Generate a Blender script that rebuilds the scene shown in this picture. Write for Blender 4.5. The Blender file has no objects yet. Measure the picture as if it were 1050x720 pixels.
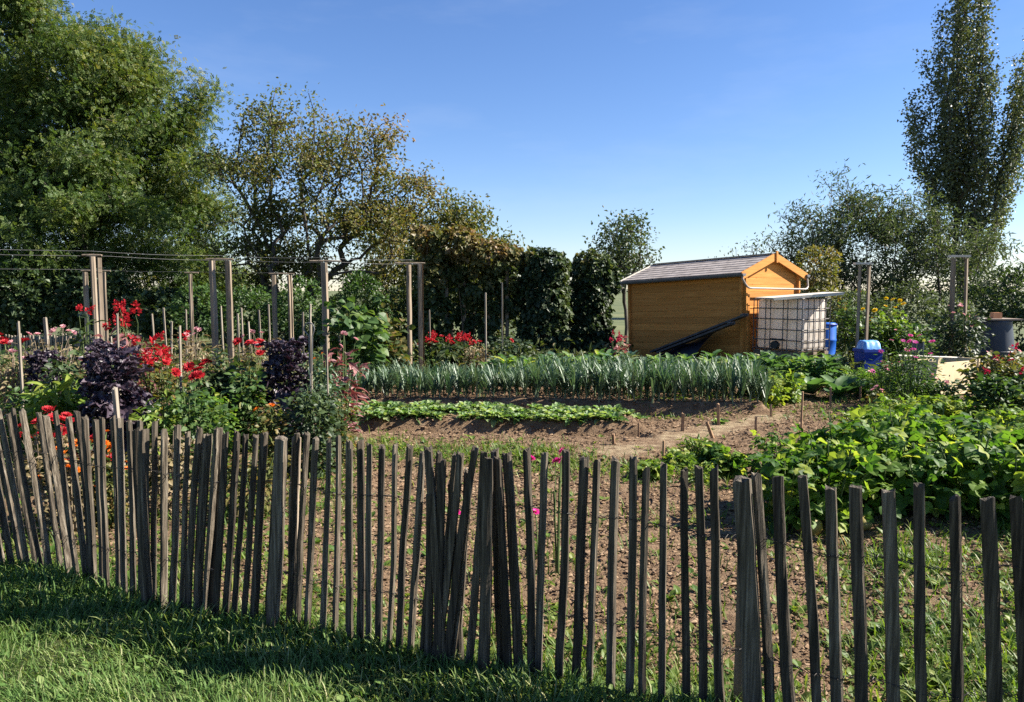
import bpy, math, random
import numpy as np
from mathutils import Vector, Matrix
random.seed(7)
RNG = np.random.default_rng(11)
PI = math.pi
S = bpy.context.scene
COL = S.collection

# ------------------------------------------------------------------ camera, light, exposure
F_PX, CX, CY, EYE = 764.0, 525.0, 360.0, 1.6
HORIZON = 297.0
PITCH = math.atan((CY - HORIZON) / F_PX)
cam_d = bpy.data.cameras.new('camera')
cam_d.sensor_width = 36.0
cam_d.lens = 36.0 * F_PX / 1050.0
cam_d.clip_start = 0.05
cam_d.clip_end = 2000.0
cam = bpy.data.objects.new('camera', cam_d)
COL.objects.link(cam)
cam.location = (0, 0, EYE)
cam.rotation_euler = (PI / 2 - PITCH, 0, 0)
S.camera = cam

SUN_AZ, SUN_EL = math.radians(88), math.radians(38)   # azimuth clockwise from +Y (view direction)
sun_vec = Vector((math.sin(SUN_AZ) * math.cos(SUN_EL), math.cos(SUN_AZ) * math.cos(SUN_EL), math.sin(SUN_EL)))
sd = bpy.data.lights.new('sun', 'SUN')
sd.energy = 5.0
sd.angle = math.radians(0.5)
sd.color = (1.0, 0.93, 0.82)
sun = bpy.data.objects.new('sun', sd)
COL.objects.link(sun)
sun.rotation_euler = (-sun_vec).to_track_quat('-Z', 'Y').to_euler()

W = bpy.data.worlds.new('World')
S.world = W
W.use_nodes = True
wn = W.node_tree.nodes
wn.clear()
wo = wn.new('ShaderNodeOutputWorld')
wb = wn.new('ShaderNodeBackground')
sky = wn.new('ShaderNodeTexSky')
sky.sky_type = 'NISHITA'
sky.sun_disc = False
sky.sun_elevation = SUN_EL
sky.sun_rotation = SUN_AZ
sky.air_density = 1.0
sky.dust_density = 0.05
sky.ozone_density = 3.0
wb.inputs['Strength'].default_value = 0.05
hs = wn.new('ShaderNodeHueSaturation'); hs.inputs['Saturation'].default_value = 1.12
tn = wn.new('ShaderNodeMix'); tn.data_type = 'RGBA'; tn.blend_type = 'MULTIPLY'; tn.inputs[0].default_value = 1.0; tn.inputs[7].default_value = (.94, .95, 1.13, 1)
W.node_tree.links.new(sky.outputs[0], hs.inputs['Color'])
W.node_tree.links.new(hs.outputs[0], tn.inputs[6])
# faint high cirrus
wt = wn.new('ShaderNodeTexCoord'); wm = wn.new('ShaderNodeMapping'); wm.inputs['Scale'].default_value = (2.2, 2.2, 9.0); wm.inputs['Rotation'].default_value = (.15, .1, .4)
wz = wn.new('ShaderNodeTexNoise'); wz.inputs['Scale'].default_value = 1.7; wz.inputs['Detail'].default_value = 8; wz.inputs['Roughness'].default_value = .6
wr = wn.new('ShaderNodeMapRange'); wr.inputs[1].default_value = .5; wr.inputs[2].default_value = .85; wr.inputs[3].default_value = 0; wr.inputs[4].default_value = .13
cm = wn.new('ShaderNodeMix'); cm.data_type = 'RGBA'; cm.inputs[7].default_value = (5.2, 5.8, 7.0, 1)
L_ = W.node_tree.links.new
L_(wt.outputs['Generated'], wm.inputs[0]); L_(wm.outputs[0], wz.inputs['Vector']); L_(wz.outputs['Fac'], wr.inputs[0]); L_(wr.outputs[0], cm.inputs[0]); L_(tn.outputs[2], cm.inputs[6]); L_(cm.outputs[2], wb.inputs[0])
W.node_tree.links.new(wb.outputs[0], wo.inputs[0])
S.view_settings.view_transform = 'Standard'
S.view_settings.look = 'None'
S.view_settings.exposure = 1.68
S.view_settings.gamma = 1.0
S.cycles.use_denoising = False
S.cycles.max_bounces = 6
S.cycles.transparent_max_bounces = 8
S.cycles.caustics_reflective = False
S.cycles.caustics_refractive = False

# ------------------------------------------------------------------ picture -> place helpers (used only to find real positions)
cp, sp = math.cos(PITCH), math.sin(PITCH)

def ray(px, py):
    u = (px - CX) / F_PX
    v = (CY - py) / F_PX
    return u, cp + v * sp, -sp + v * cp

def on_z(px, py, z=0.0):
    u, dy, dz = ray(px, py)
    t = (z - EYE) / dz
    return u * t, dy * t

def z_at(py, d):
    _, dy, dz = ray(CX, py)
    return EYE + dz / dy * d

def x_at(px, d):
    u, dy, _ = ray(px, HORIZON)
    return u / dy * d

# ------------------------------------------------------------------ numpy value noise
def _h(ix, iy, seed):
    n = (ix.astype(np.int64) * 374761393 + iy.astype(np.int64) * 668265263 + seed * 1274126177) & 0xffffffff
    n = ((n ^ (n >> 13)) * 1274126177) & 0xffffffff
    return ((n ^ (n >> 16)) & 0xffff) / 65535.0

def vnoise(x, y, seed=0):
    x = np.asarray(x, float); y = np.asarray(y, float)
    ix = np.floor(x); iy = np.floor(y)
    fx = x - ix; fy = y - iy
    fx = fx * fx * (3 - 2 * fx); fy = fy * fy * (3 - 2 * fy)
    a = _h(ix, iy, seed); b = _h(ix + 1, iy, seed); c = _h(ix, iy + 1, seed); d = _h(ix + 1, iy + 1, seed)
    return (a * (1 - fx) + b * fx) * (1 - fy) + (c * (1 - fx) + d * fx) * fy

def fbm(x, y, seed=0, o=4):
    r = 0; a = 0.5; f = 1.0
    for i in range(o):
        r = r + a * vnoise(np.asarray(x) * f, np.asarray(y) * f, seed + i * 17)
        a *= 0.5; f *= 2.03
    return r

# ------------------------------------------------------------------ mesh accumulators
class Acc:
    """collects triangles / quads, a per-vertex tint and a per-face material slot, for ONE mesh"""
    def __init__(s):
        s.V = []; s.F = {3: [], 4: []}; s.M = {3: [], 4: []}; s.T = []; s.n = 0; s.smooth = False
    def add(s, V, F, tint=0.5, mat=0):
        V = np.asarray(V, float).reshape(-1, 3)
        if not isinstance(F, dict):
            f3 = [f for f in F if len(f) == 3]; f4 = [f for f in F if len(f) == 4]
            for f in F:
                if len(f) > 4:
                    for i in range(1, len(f) - 1): f3.append((f[0], f[i], f[i + 1]))
            F = {3: np.array(f3, int).reshape(-1, 3), 4: np.array(f4, int).reshape(-1, 4)}
        for k in (3, 4):
            a = F.get(k)
            if a is not None and len(a):
                s.F[k].append(np.asarray(a) + s.n)
                s.M[k].append(np.full(len(a), mat))
        s.V.append(V)
        s.T.append(np.broadcast_to(np.asarray(tint, float), (len(V),)))
        s.n += len(V)
        return s
    def box(s, c, size, rot=None, tint=0.5, mat=0, taper=1.0):
        x, y, z = [v / 2 for v in size]
        v = np.array([(-x, -y, -z), (x, -y, -z), (x, y, -z), (-x, y, -z), (-x * taper, -y * taper, z), (x * taper, -y * taper, z), (x * taper, y * taper, z), (-x * taper, y * taper, z)])
        if rot is not None: v = v @ np.array(rot).T
        return s.add(v + np.array(c), [(0, 3, 2, 1), (4, 5, 6, 7), (0, 1, 5, 4), (1, 2, 6, 5), (2, 3, 7, 6), (3, 0, 4, 7)], tint, mat)
    def tube(s, pts, rad, n=6, tint=0.5, mat=0, cap=True):
        pts = np.asarray(pts, float); m = len(pts)
        rad = np.broadcast_to(np.asarray(rad, float), (m,))
        d = np.gradient(pts, axis=0)
        d /= np.linalg.norm(d, axis=1)[:, None] + 1e-9
        up = np.array([0, 0, 1.0]) if abs(d[0, 2]) < 0.9 else np.array([1.0, 0, 0])
        a = np.zeros((m, 3)); q = np.cross(d[0], up); a[0] = q / (np.linalg.norm(q) + 1e-9)
        for i in range(1, m):
            q = a[i - 1] - d[i] * a[i - 1].dot(d[i]); a[i] = q / (np.linalg.norm(q) + 1e-9)
        b = np.cross(d, a)
        t = np.arange(n) * 2 * PI / n
        V = pts[:, None] + rad[:, None, None] * (np.cos(t)[None, :, None] * a[:, None] + np.sin(t)[None, :, None] * b[:, None])
        F = []
        for i in range(m - 1):
            for j in range(n):
                k = (j + 1) % n
                F.append((i * n + j, i * n + k, (i + 1) * n + k, (i + 1) * n + j))
        if cap:
            F.append(tuple(range(n))[::-1]); F.append(tuple((m - 1) * n + j for j in range(n)))
        return s.add(V.reshape(-1, 3), F, tint, mat)
    def lathe(s, prof, n=24, c=(0, 0, 0), tint=0.5, mat=0):
        prof = np.asarray(prof, float); m = len(prof)
        t = np.arange(n) * 2 * PI / n
        V = np.stack([prof[:, 0:1] * np.cos(t), prof[:, 0:1] * np.sin(t), np.repeat(prof[:, 1:2], n, 1)], -1)
        F = [(i * n + j, i * n + (j + 1) % n, (i + 1) * n + (j + 1) % n, (i + 1) * n + j) for i in range(m - 1) for j in range(n)]
        return s.add(V.reshape(-1, 3) + np.array(c), F, tint, mat)
    def mesh(s, name, mats):
        me = bpy.data.meshes.new(name)
        V = np.concatenate(s.V); T = np.concatenate(s.T)
        me.vertices.add(len(V)); me.vertices.foreach_set('co', V.ravel().astype(np.float32))
        lv, ls, mi = [], [], []; st = 0
        for k in (3, 4):
            if s.F[k]:
                f = np.concatenate(s.F[k]); lv.append(f.ravel()); ls.append(st + np.arange(len(f)) * k); st += f.size; mi.append(np.concatenate(s.M[k]))
        lv = np.concatenate(lv); ls = np.concatenate(ls); mi = np.concatenate(mi)
        me.loops.add(len(lv)); me.loops.foreach_set('vertex_index', lv.astype(np.int32))
        me.polygons.add(len(ls)); me.polygons.foreach_set('loop_start', ls.astype(np.int32))
        me.polygons.foreach_set('material_index', mi.astype(np.int32))
        me.polygons.foreach_set('use_smooth', np.full(len(ls), bool(s.smooth)))
        at = me.attributes.new('tint', 'FLOAT', 'POINT'); at.data.foreach_set('value', T.astype(np.float32))
        for m in (mats if isinstance(mats, (list, tuple)) else [mats]): me.materials.append(m)
        me.update(calc_edges=True); me.validate()
        return me

def scatter(acc, tmpl, pos, axis, nrm, scale, tint, mat=0):
    """copies of a leaf template: its +Y along axis, its +Z near nrm"""
    TV, TF = tmpl
    pos = np.asarray(pos, float); n = len(pos)
    if n == 0: return
    axis = np.asarray(axis, float); axis = axis / (np.linalg.norm(axis, axis=1)[:, None] + 1e-9)
    nrm = np.asarray(nrm, float)
    x = np.cross(axis, nrm); x /= np.linalg.norm(x, axis=1)[:, None] + 1e-9
    z = np.cross(x, axis)
    sc = np.broadcast_to(np.asarray(scale, float), (n,))[:, None, None]
    V = pos[:, None] + sc * (TV[None, :, 0:1] * x[:, None] + TV[None, :, 1:2] * axis[:, None] + TV[None, :, 2:3] * z[:, None])
    k = len(TV); off = (np.arange(n) * k)[:, None, None]
    F = {q: (TF[q][None] + off).reshape(-1, q) for q in TF if len(TF[q])}
    acc.add(V.reshape(-1, 3), F, np.repeat(np.broadcast_to(np.asarray(tint, float), (n,)), k), mat)

def tm(V, F):
    f3 = [f for f in F if len(f) == 3]; f4 = [f for f in F if len(f) == 4]
    d = {}
    if f3: d[3] = np.array(f3)
    if f4: d[4] = np.array(f4)
    return np.array(V, float), d

def merge(ts):
    V = []; f = {3: [], 4: []}; n = 0
    for v, F in ts:
        V.append(v)
        for k in F: f[k].append(F[k] + n)
        n += len(v)
    return np.concatenate(V), {k: np.concatenate(f[k]) for k in f if f[k]}

def xf(t, loc=(0, 0, 0), rz=0, s=1.0, rx=0):
    v, F = t
    c, q = math.cos(rx), math.sin(rx)
    v = v @ np.array([[1, 0, 0], [0, c, -q], [0, q, c]]).T
    c, q = math.cos(rz), math.sin(rz)
    v = v @ np.array([[c, -q, 0], [q, c, 0], [0, 0, 1]]).T
    return v * s + np.array(loc), F

def ovate(w, droop=0.12, fold=0.08):
    return tm([(0, 0, 0), (-w * .8, .28, fold), (-w, .52, fold * .8), (-w * .55, .8, -droop * .3), (0, 1, -droop), (w * .55, .8, -droop * .3), (w, .52, fold * .8), (w * .8, .28, fold), (0, .28, 0), (0, .52, 0), (0, .8, -droop * .5)],
              [(0, 8, 1), (1, 8, 9, 2), (2, 9, 10, 3), (3, 10, 4), (0, 7, 8), (7, 6, 9, 8), (6, 5, 10, 9), (5, 4, 10)])
T_RHOMB = tm([(0, 0, 0), (-.28, .45, .07), (0, 1, -.08), (.28, .45, .07)], [(0, 2, 1), (0, 3, 2)])
T_WIDE = tm([(0, 0, 0), (-.42, .42, .1), (0, 1, -.12), (.42, .42, .1)], [(0, 2, 1), (0, 3, 2)])
T_NARROW = tm([(0, 0, 0), (-.13, .45, .03), (0, 1, -.1), (.13, .45, .03)], [(0, 2, 1), (0, 3, 2)])
T_OVATE = ovate(.34)
T_LANCE = ovate(.17, .22)
T_HEART = ovate(.46, .2, .1)
T_BLADE = tm([(-.035, 0, 0), (.035, 0, 0), (-.032, .4, .02), (.032, .4, .02), (-.022, .75, -.06), (.022, .75, -.06), (0, 1, -.24)], [(0, 1, 3, 2), (2, 3, 5, 4), (4, 5, 6)])
T_PINN = merge([xf(T_RHOMB, (0, .12 + .19 * i, -.03 * i * i * .4), sgn * 1.1, .36) for i in range(3) for sgn in (1, -1)] + [xf(T_RHOMB, (0, .66, -.16), 0, .4)])
T_TRIF = merge([xf(ovate(.40, .15, .09), (0, .12, 0), 0, .85), xf(ovate(.40, .15, .09), (0, .06, 0), 1.25, .72), xf(ovate(.40, .15, .09), (0, .06, 0), -1.25, .72)])
def gridleaf(nu, nv, wfn, curl=.3, cup=.15, ruf=0.0, freq=3, seed=0, stalk=0.0):
    r = np.random.default_rng(seed); ph = r.uniform(0, 6.28, 3); V = []
    for j in range(nv + 1):
        t = j / nv
        for i in range(nu + 1):
            u = i / nu * 2 - 1
            w = wfn(t)
            z = cup * w * u * u * 1.6 - curl * t * t + ruf * abs(u) ** 1.5 * math.sin(freq * 6.28 * t + ph[0] + (1.7 if u > 0 else 0)) + ruf * .4 * math.sin(2.3 * freq * t * 6.28 + ph[1]) * abs(u)
            V.append((u * w + ruf * .3 * math.sin(freq * 9 * t + ph[2]) * abs(u), t + ruf * .4 * math.sin(freq * 5 * u + ph[1]), z))
    F = [(j * (nu + 1) + i, j * (nu + 1) + i + 1, (j + 1) * (nu + 1) + i + 1, (j + 1) * (nu + 1) + i) for j in range(nv) for i in range(nu)]
    return tm(V, F)

# ------------------------------------------------------------------ objects
def link(o):
    COL.objects.link(o); return o

def tag(o, label=None, cat=None, group=None, kind=None):
    if label: o['label'] = label
    if cat: o['category'] = cat
    if group: o['group'] = group
    if kind: o['kind'] = kind
    return o

def thing(name, loc, label, cat, group=None, rz=0.0):
    o = link(bpy.data.objects.new(name, None))
    o.empty_display_size = .1
    o.location = loc; o.rotation_euler = (0, 0, rz)
    return tag(o, label, cat, group)

def part(name, acc, mats, parent=None, loc=None, label=None):
    me = acc if isinstance(acc, bpy.types.Mesh) else acc.mesh(name, mats)
    o = link(bpy.data.objects.new(name, me))
    if parent is not None: o.parent = parent
    if loc is not None: o.location = loc
    if label: o['label'] = label
    return o

def copy_tree(o, loc, rz=0.0, sc=1.0, label=None):
    def cp_(q, par):
        c = q.copy(); COL.objects.link(c)
        if par is not None: c.parent = par
        for ch in list(q.children): cp_(ch, c)
        return c
    c = cp_(o, None)
    c.location = loc; c.rotation_euler = (0, 0, rz); c.scale = (sc, sc, sc)
    if label: c['label'] = label
    return c

# ------------------------------------------------------------------ materials
def mat_base(name):
    m = bpy.data.materials.new(name); m.use_nodes = True
    nt = m.node_tree; nt.nodes.clear()
    return m, nt, nt.nodes.new('ShaderNodeOutputMaterial')

def N(nt, t, **kw):
    n = nt.nodes.new(t)
    for k, v in kw.items():
        if k in n.inputs: n.inputs[k].default_value = v
        else: setattr(n, k, v)
    return n

def ramp(nt, fac, stops):
    r = nt.nodes.new('ShaderNodeValToRGB')
    while len(r.color_ramp.elements) < len(stops): r.color_ramp.elements.new(.5)
    for e, (p, c) in zip(r.color_ramp.elements, stops):
        e.position = p; e.color = (*c, 1)
    nt.links.new(fac, r.inputs[0])
    return r.outputs[0]

def leaf_mat(name, stops, trans=.35, rough=.5, spec=.35, tcol=(1.25, 1.3, .55)):
    m, nt, out = mat_base(name)
    a = N(nt, 'ShaderNodeAttribute', attribute_name='tint')
    c = ramp(nt, a.outputs['Fac'], stops)
    p = N(nt, 'ShaderNodeBsdfPrincipled', Roughness=rough)
    p.inputs['Specular IOR Level'].default_value = spec
    nt.links.new(c, p.inputs['Base Color'])
    tr = N(nt, 'ShaderNodeBsdfTranslucent')
    mx = N(nt, 'ShaderNodeMix', data_type='RGBA', blend_type='MULTIPLY')
    mx.inputs[0].default_value = 1
    mx.inputs[7].default_value = (*tcol, 1)
    nt.links.new(c, mx.inputs[6]); nt.links.new(mx.outputs[2], tr.inputs[0])
    s = N(nt, 'ShaderNodeMixShader', Fac=trans)
    nt.links.new(p.outputs[0], s.inputs[1]); nt.links.new(tr.outputs[0], s.inputs[2])
    nt.links.new(s.outputs[0], out.inputs[0])
    return m

def solid_mat(name, cols, scale=6.0, rough=.7, bump=.3, stretch=(1, 1, 1), spec=.3, metallic=0.0, detail=6, rnd=0.0, coords='Object'):
    """noise-varied material; stretch squeezes the noise along the grain; rnd varies it per object"""
    m, nt, out = mat_base(name)
    tc = N(nt, 'ShaderNodeTexCoord'); mp = N(nt, 'ShaderNodeMapping')
    mp.inputs['Scale'].default_value = stretch
    nt.links.new(tc.outputs[coords], mp.inputs[0])
    oi = N(nt, 'ShaderNodeObjectInfo')
    ad = N(nt, 'ShaderNodeVectorMath', operation='ADD')
    sc = N(nt, 'ShaderNodeVectorMath', operation='SCALE'); sc.inputs['Scale'].default_value = 37.0
    cx = N(nt, 'ShaderNodeCombineXYZ')
    for i in range(3): nt.links.new(oi.outputs['Random'], cx.inputs[i])
    nt.links.new(cx.outputs[0], sc.inputs[0])
    nt.links.new(mp.outputs[0], ad.inputs[0]); nt.links.new(sc.outputs[0], ad.inputs[1])
    nz = N(nt, 'ShaderNodeTexNoise', Scale=scale, Detail=detail, Roughness=.62)
    nt.links.new(ad.outputs[0], nz.inputs['Vector'])
    fac = nz.outputs['Fac']
    if rnd:
        ma = N(nt, 'ShaderNodeMath', operation='MULTIPLY_ADD'); ma.inputs[1].default_value = rnd; ma.inputs[2].default_value = -rnd / 2
        nt.links.new(oi.outputs['Random'], ma.inputs[0])
        m2 = N(nt, 'ShaderNodeMath', operation='ADD'); nt.links.new(fac, m2.inputs[0]); nt.links.new(ma.outputs[0], m2.inputs[1])
        fac = m2.outputs[0]
    k = len(cols); lo, hi = .3, .7
    c = ramp(nt, fac, [(lo + (hi - lo) * i / max(1, k - 1), col) for i, col in enumerate(cols)])
    p = N(nt, 'ShaderNodeBsdfPrincipled', Roughness=rough, Metallic=metallic)
    p.inputs['Specular IOR Level'].default_value = spec
    nt.links.new(c, p.inputs['Base Color'])
    if bump:
        b = N(nt, 'ShaderNodeBump', Strength=bump, Distance=.02)
        nt.links.new(nz.outputs['Fac'], b.inputs['Height']); nt.links.new(b.outputs[0], p.inputs['Normal'])
    nt.links.new(p.outputs[0], out.inputs[0])
    return m

# foliage (real leaf albedos)
L_LOCUST = leaf_mat('locust_leaf', [(0, (.026, .055, .018)), (.4, (.055, .10, .026)), (.72, (.11, .15, .034)), (1, (.25, .22, .05))], .42)
L_OLIVE = leaf_mat('autumn_leaf', [(0, (.05, .07, .022)), (.4, (.095, .115, .03)), (.7, (.17, .14, .042)), (1, (.23, .12, .05))], .4)
L_WILLOW = leaf_mat('willow_leaf', [(0, (.04, .06, .034)), (.6, (.075, .10, .048)), (.9, (.13, .155, .07)), (1, (.2, .18, .05))], .34)
L_POPLAR = leaf_mat('poplar_leaf', [(0, (.055, .072, .045)), (.6, (.105, .125, .065)), (1, (.21, .21, .09))], .3, .45, .4)
L_DARK = leaf_mat('hedge_leaf', [(0, (.025, .045, .02)), (.7, (.05, .08, .03)), (1, (.10, .14, .05))], .3)
L_VINE = leaf_mat('vine_leaf', [(0, (.03, .05, .018)), (.45, (.055, .08, .025)), (.72, (.13, .115, .035)), (1, (.2, .105, .045))], .35)
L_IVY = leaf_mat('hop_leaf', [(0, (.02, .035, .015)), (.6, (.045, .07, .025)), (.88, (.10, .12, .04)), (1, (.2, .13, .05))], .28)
L_BEAN = leaf_mat('bean_leaf', [(0, (.03, .08, .015)), (.45, (.07, .15, .022)), (.75, (.16, .25, .035)), (1, (.34, .36, .07))], .5, .55, .3)
L_GREEN = leaf_mat('garden_leaf', [(0, (.03, .065, .02)), (.6, (.06, .115, .03)), (.9, (.12, .18, .05)), (1, (.24, .22, .09))], .4)
L_LIME = leaf_mat('celery_leaf', [(0, (.07, .14, .02)), (.5, (.13, .21, .03)), (1, (.28, .30, .05))], .45)
L_LETT = leaf_mat('lettuce_leaf', [(0, (.075, .15, .045)), (.5, (.14, .235, .075)), (1, (.3, .36, .17))], .4)
L_LEEK = leaf_mat('leek_leaf', [(0, (.04, .088, .048)), (.6, (.075, .132, .07)), (.92, (.16, .21, .11)), (1, (.34, .32, .16))], .22, .45, .5, (1.1, 1.25, .7))
L_CABB = leaf_mat('cabbage_leaf', [(0, (.045, .10, .045)), (.6, (.075, .15, .055)), (1, (.15, .23, .09))], .4, .5, .3)
L_KALE = leaf_mat('purple_kale_leaf', [(0, (.018, .011, .021)), (.6, (.032, .021, .031)), (1, (.08, .058, .075))], .12, .45, .5, (1.3, .7, .9))
L_DRY = leaf_mat('dry_stem', [(0, (.12, .10, .045)), (.6, (.24, .19, .10)), (1, (.36, .27, .17))], .35, tcol=(1.1, 1, .7))
L_REDL = leaf_mat('red_leaf', [(0, (.08, .03, .03)), (.5, (.17, .06, .06)), (1, (.42, .24, .22))], .3, tcol=(1.4, .8, .7))
L_GRASS = leaf_mat('lawn_blade', [(0, (.062, .125, .032)), (.35, (.115, .2, .05)), (.65, (.21, .27, .095)), (1, (.40, .39, .21))], .4, .6, .2)
L_WEED = leaf_mat('weed_blade', [(0, (.06, .12, .02)), (.5, (.13, .19, .03)), (.85, (.24, .26, .06)), (1, (.34, .28, .14))], .45)
L_REED = leaf_mat('rose_leaf', [(0, (.018, .035, .016)), (.7, (.035, .06, .025)), (1, (.09, .12, .05))], .25)
def petal(name, col, k=.4):
    return leaf_mat(name, [(0, tuple(c * .7 for c in col)), (1, col)], k, .5, .3, (1.2, 1.1, 1.1))
P_RED = petal('red_petal', (.44, .018, .026)); P_CRIM = petal('crimson_petal', (.38, .012, .05)); P_ORANGE = petal('orange_petal', (.75, .2, .015))
P_PINK = petal('pink_petal', (.72, .10, .42)); P_YELL = petal('yellow_petal', (.8, .6, .02)); P_PALE = petal('pale_pink_petal', (.7, .38, .4)); P_MAG = petal('magenta_petal', (.75, .045, .35))

BARK = solid_mat('bark', [(.025, .021, .017), (.06, .05, .04), (.11, .095, .08)], 9, .9, .6, (1, 1, .25))
STEM = solid_mat('plant_stem', [(.05, .085, .025), (.10, .13, .04)], 12, .7, 0)
TWIG = solid_mat('dry_twig', [(.10, .075, .05), (.2, .16, .11)], 12, .8, 0)
PALE = solid_mat('chestnut_stake', [(.016, .0125, .009), (.047, .037, .026), (.10, .081, .058), (.2, .17, .13)], 75, .85, 1.0, (1, 1, .035), rnd=.2)
POST = solid_mat('weathered_post', [(.11, .085, .06), (.2, .155, .11), (.3, .24, .18)], 14, .85, .5, (1, 1, .08), rnd=.12)
STAKEM = solid_mat('bean_stake', [(.12, .10, .075), (.2, .17, .13), (.29, .25, .2)], 18, .8, .3, (1, 1, .1), rnd=.25)
PEGM = solid_mat('peg_wood', [(.15, .09, .05), (.27, .165, .09), (.34, .22, .13)], 18, .8, .3, (1, 1, .1), rnd=.2)
WIRE = solid_mat('galvanised_wire', [(.10, .10, .10), (.18, .18, .18)], 20, .5, 0, metallic=.4)
RUST = solid_mat('old_fence_wire', [(.03, .028, .026), (.07, .06, .055)], 20, .6, 0, metallic=.3)

# ------------------------------------------------------------------ fence line (real plan positions, metres)
PK_TOP = [(-160, 412), (0, 421), (50, 424), (100, 431), (180, 441), (300, 447), (360, 453), (440, 462), (520, 465), (600, 468), (680, 480), (760, 487), (850, 499), (940, 508), (1040, 512), (1240, 528)]
PKX = [a for a, b in PK_TOP]
PKXY = [on_z(a, b, .93) for a, b in PK_TOP]
def fence_xy(px):
    X = np.interp(px, PKX, [p[0] for p in PKXY]); Y = np.interp(px, PKX, [p[1] for p in PKXY])
    return float(X), float(Y)
FL = np.array([fence_xy(p) for p in range(-160, 1241, 20)])
def fence_sd(x, y):
    """>0 behind the fence (garden side), metres along y roughly"""
    return np.asarray(y) - np.interp(x, FL[:, 0], FL[:, 1])

def poly_mask(x, y, pts, soft=.12):
    """soft inside mask of a convex plan polygon given counter-clockwise"""
    d = np.full(np.shape(x), 1e9)
    P = np.array(pts)
    c = P.mean(0)
    for i in range(len(P)):
        a, b = P[i], P[(i + 1) % len(P)]
        nx, ny = -(b[1] - a[1]), (b[0] - a[0])
        l = math.hypot(nx, ny) + 1e-9
        s = ((x - a[0]) * nx + (y - a[1]) * ny) / l
        if ((c[0] - a[0]) * nx + (c[1] - a[1]) * ny) < 0: s = -s
        d = np.minimum(d, s)
    return np.clip(d / soft + .5, 0, 1)
def quad(*pix): return [on_z(a, b) for a, b in pix]

PLOT = quad((395, 640), (385, 478), (640, 470), (800, 470), (905, 560), (900, 690), (640, 715))      # tilled plot behind the fence
PATH = quad((590, 466), (690, 441), (800, 420), (815, 428), (722, 452), (655, 470))                  # trodden straw-coloured path
LEEKBED = [(-2.7, 10.18), (3.3, 9.55), (3.7, 11.7), (-2.9, 12.0)]
LETT = [(-2.5, 8.85), (1.5, 8.4), (1.5, 9.2), (-2.5, 9.7)]
FURROW1 = [(-2.7, 9.8), (2.4, 9.25), (2.5, 9.62), (-2.7, 10.18)]
FURROW2 = [(-2.5, 8.45), (1.5, 8.0), (1.5, 8.4), (-2.5, 8.85)]

def gh(x, y):
    """smooth ground height"""
    x = np.asarray(x, float); y = np.asarray(y, float)
    sd = fence_sd(x, y)
    z = (fbm(x * .7, y * .7, 3, 3) - .45) * .06
    z = z + .012 * np.exp(-((sd + .25) / .3) ** 2)                     # grassy lip at the fence
    z = z - .06 * poly_mask(x, y, PLOT, .25)
    z = z + (.13 - .07 * np.clip((y - 10) / 1.2, 0, 1)) * poly_mask(x, y, LEEKBED, .13)
    z = z + .07 * poly_mask(x, y, LETT, .12)
    for F_ in (FURROW1, FURROW2): z = z - .09 * poly_mask(x, y, F_, .15) * (.6 + .8 * vnoise(x * 2.5, y * 2.5, 19))
    far = np.clip((y - 13.5) / 3, 0, 1)
    return z * (1 - far) * np.clip((9.5 - np.abs(x)) / 2, 0, 1)
def ghs(x, y): return float(gh(np.array([x]), np.array([y]))[0])

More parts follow.
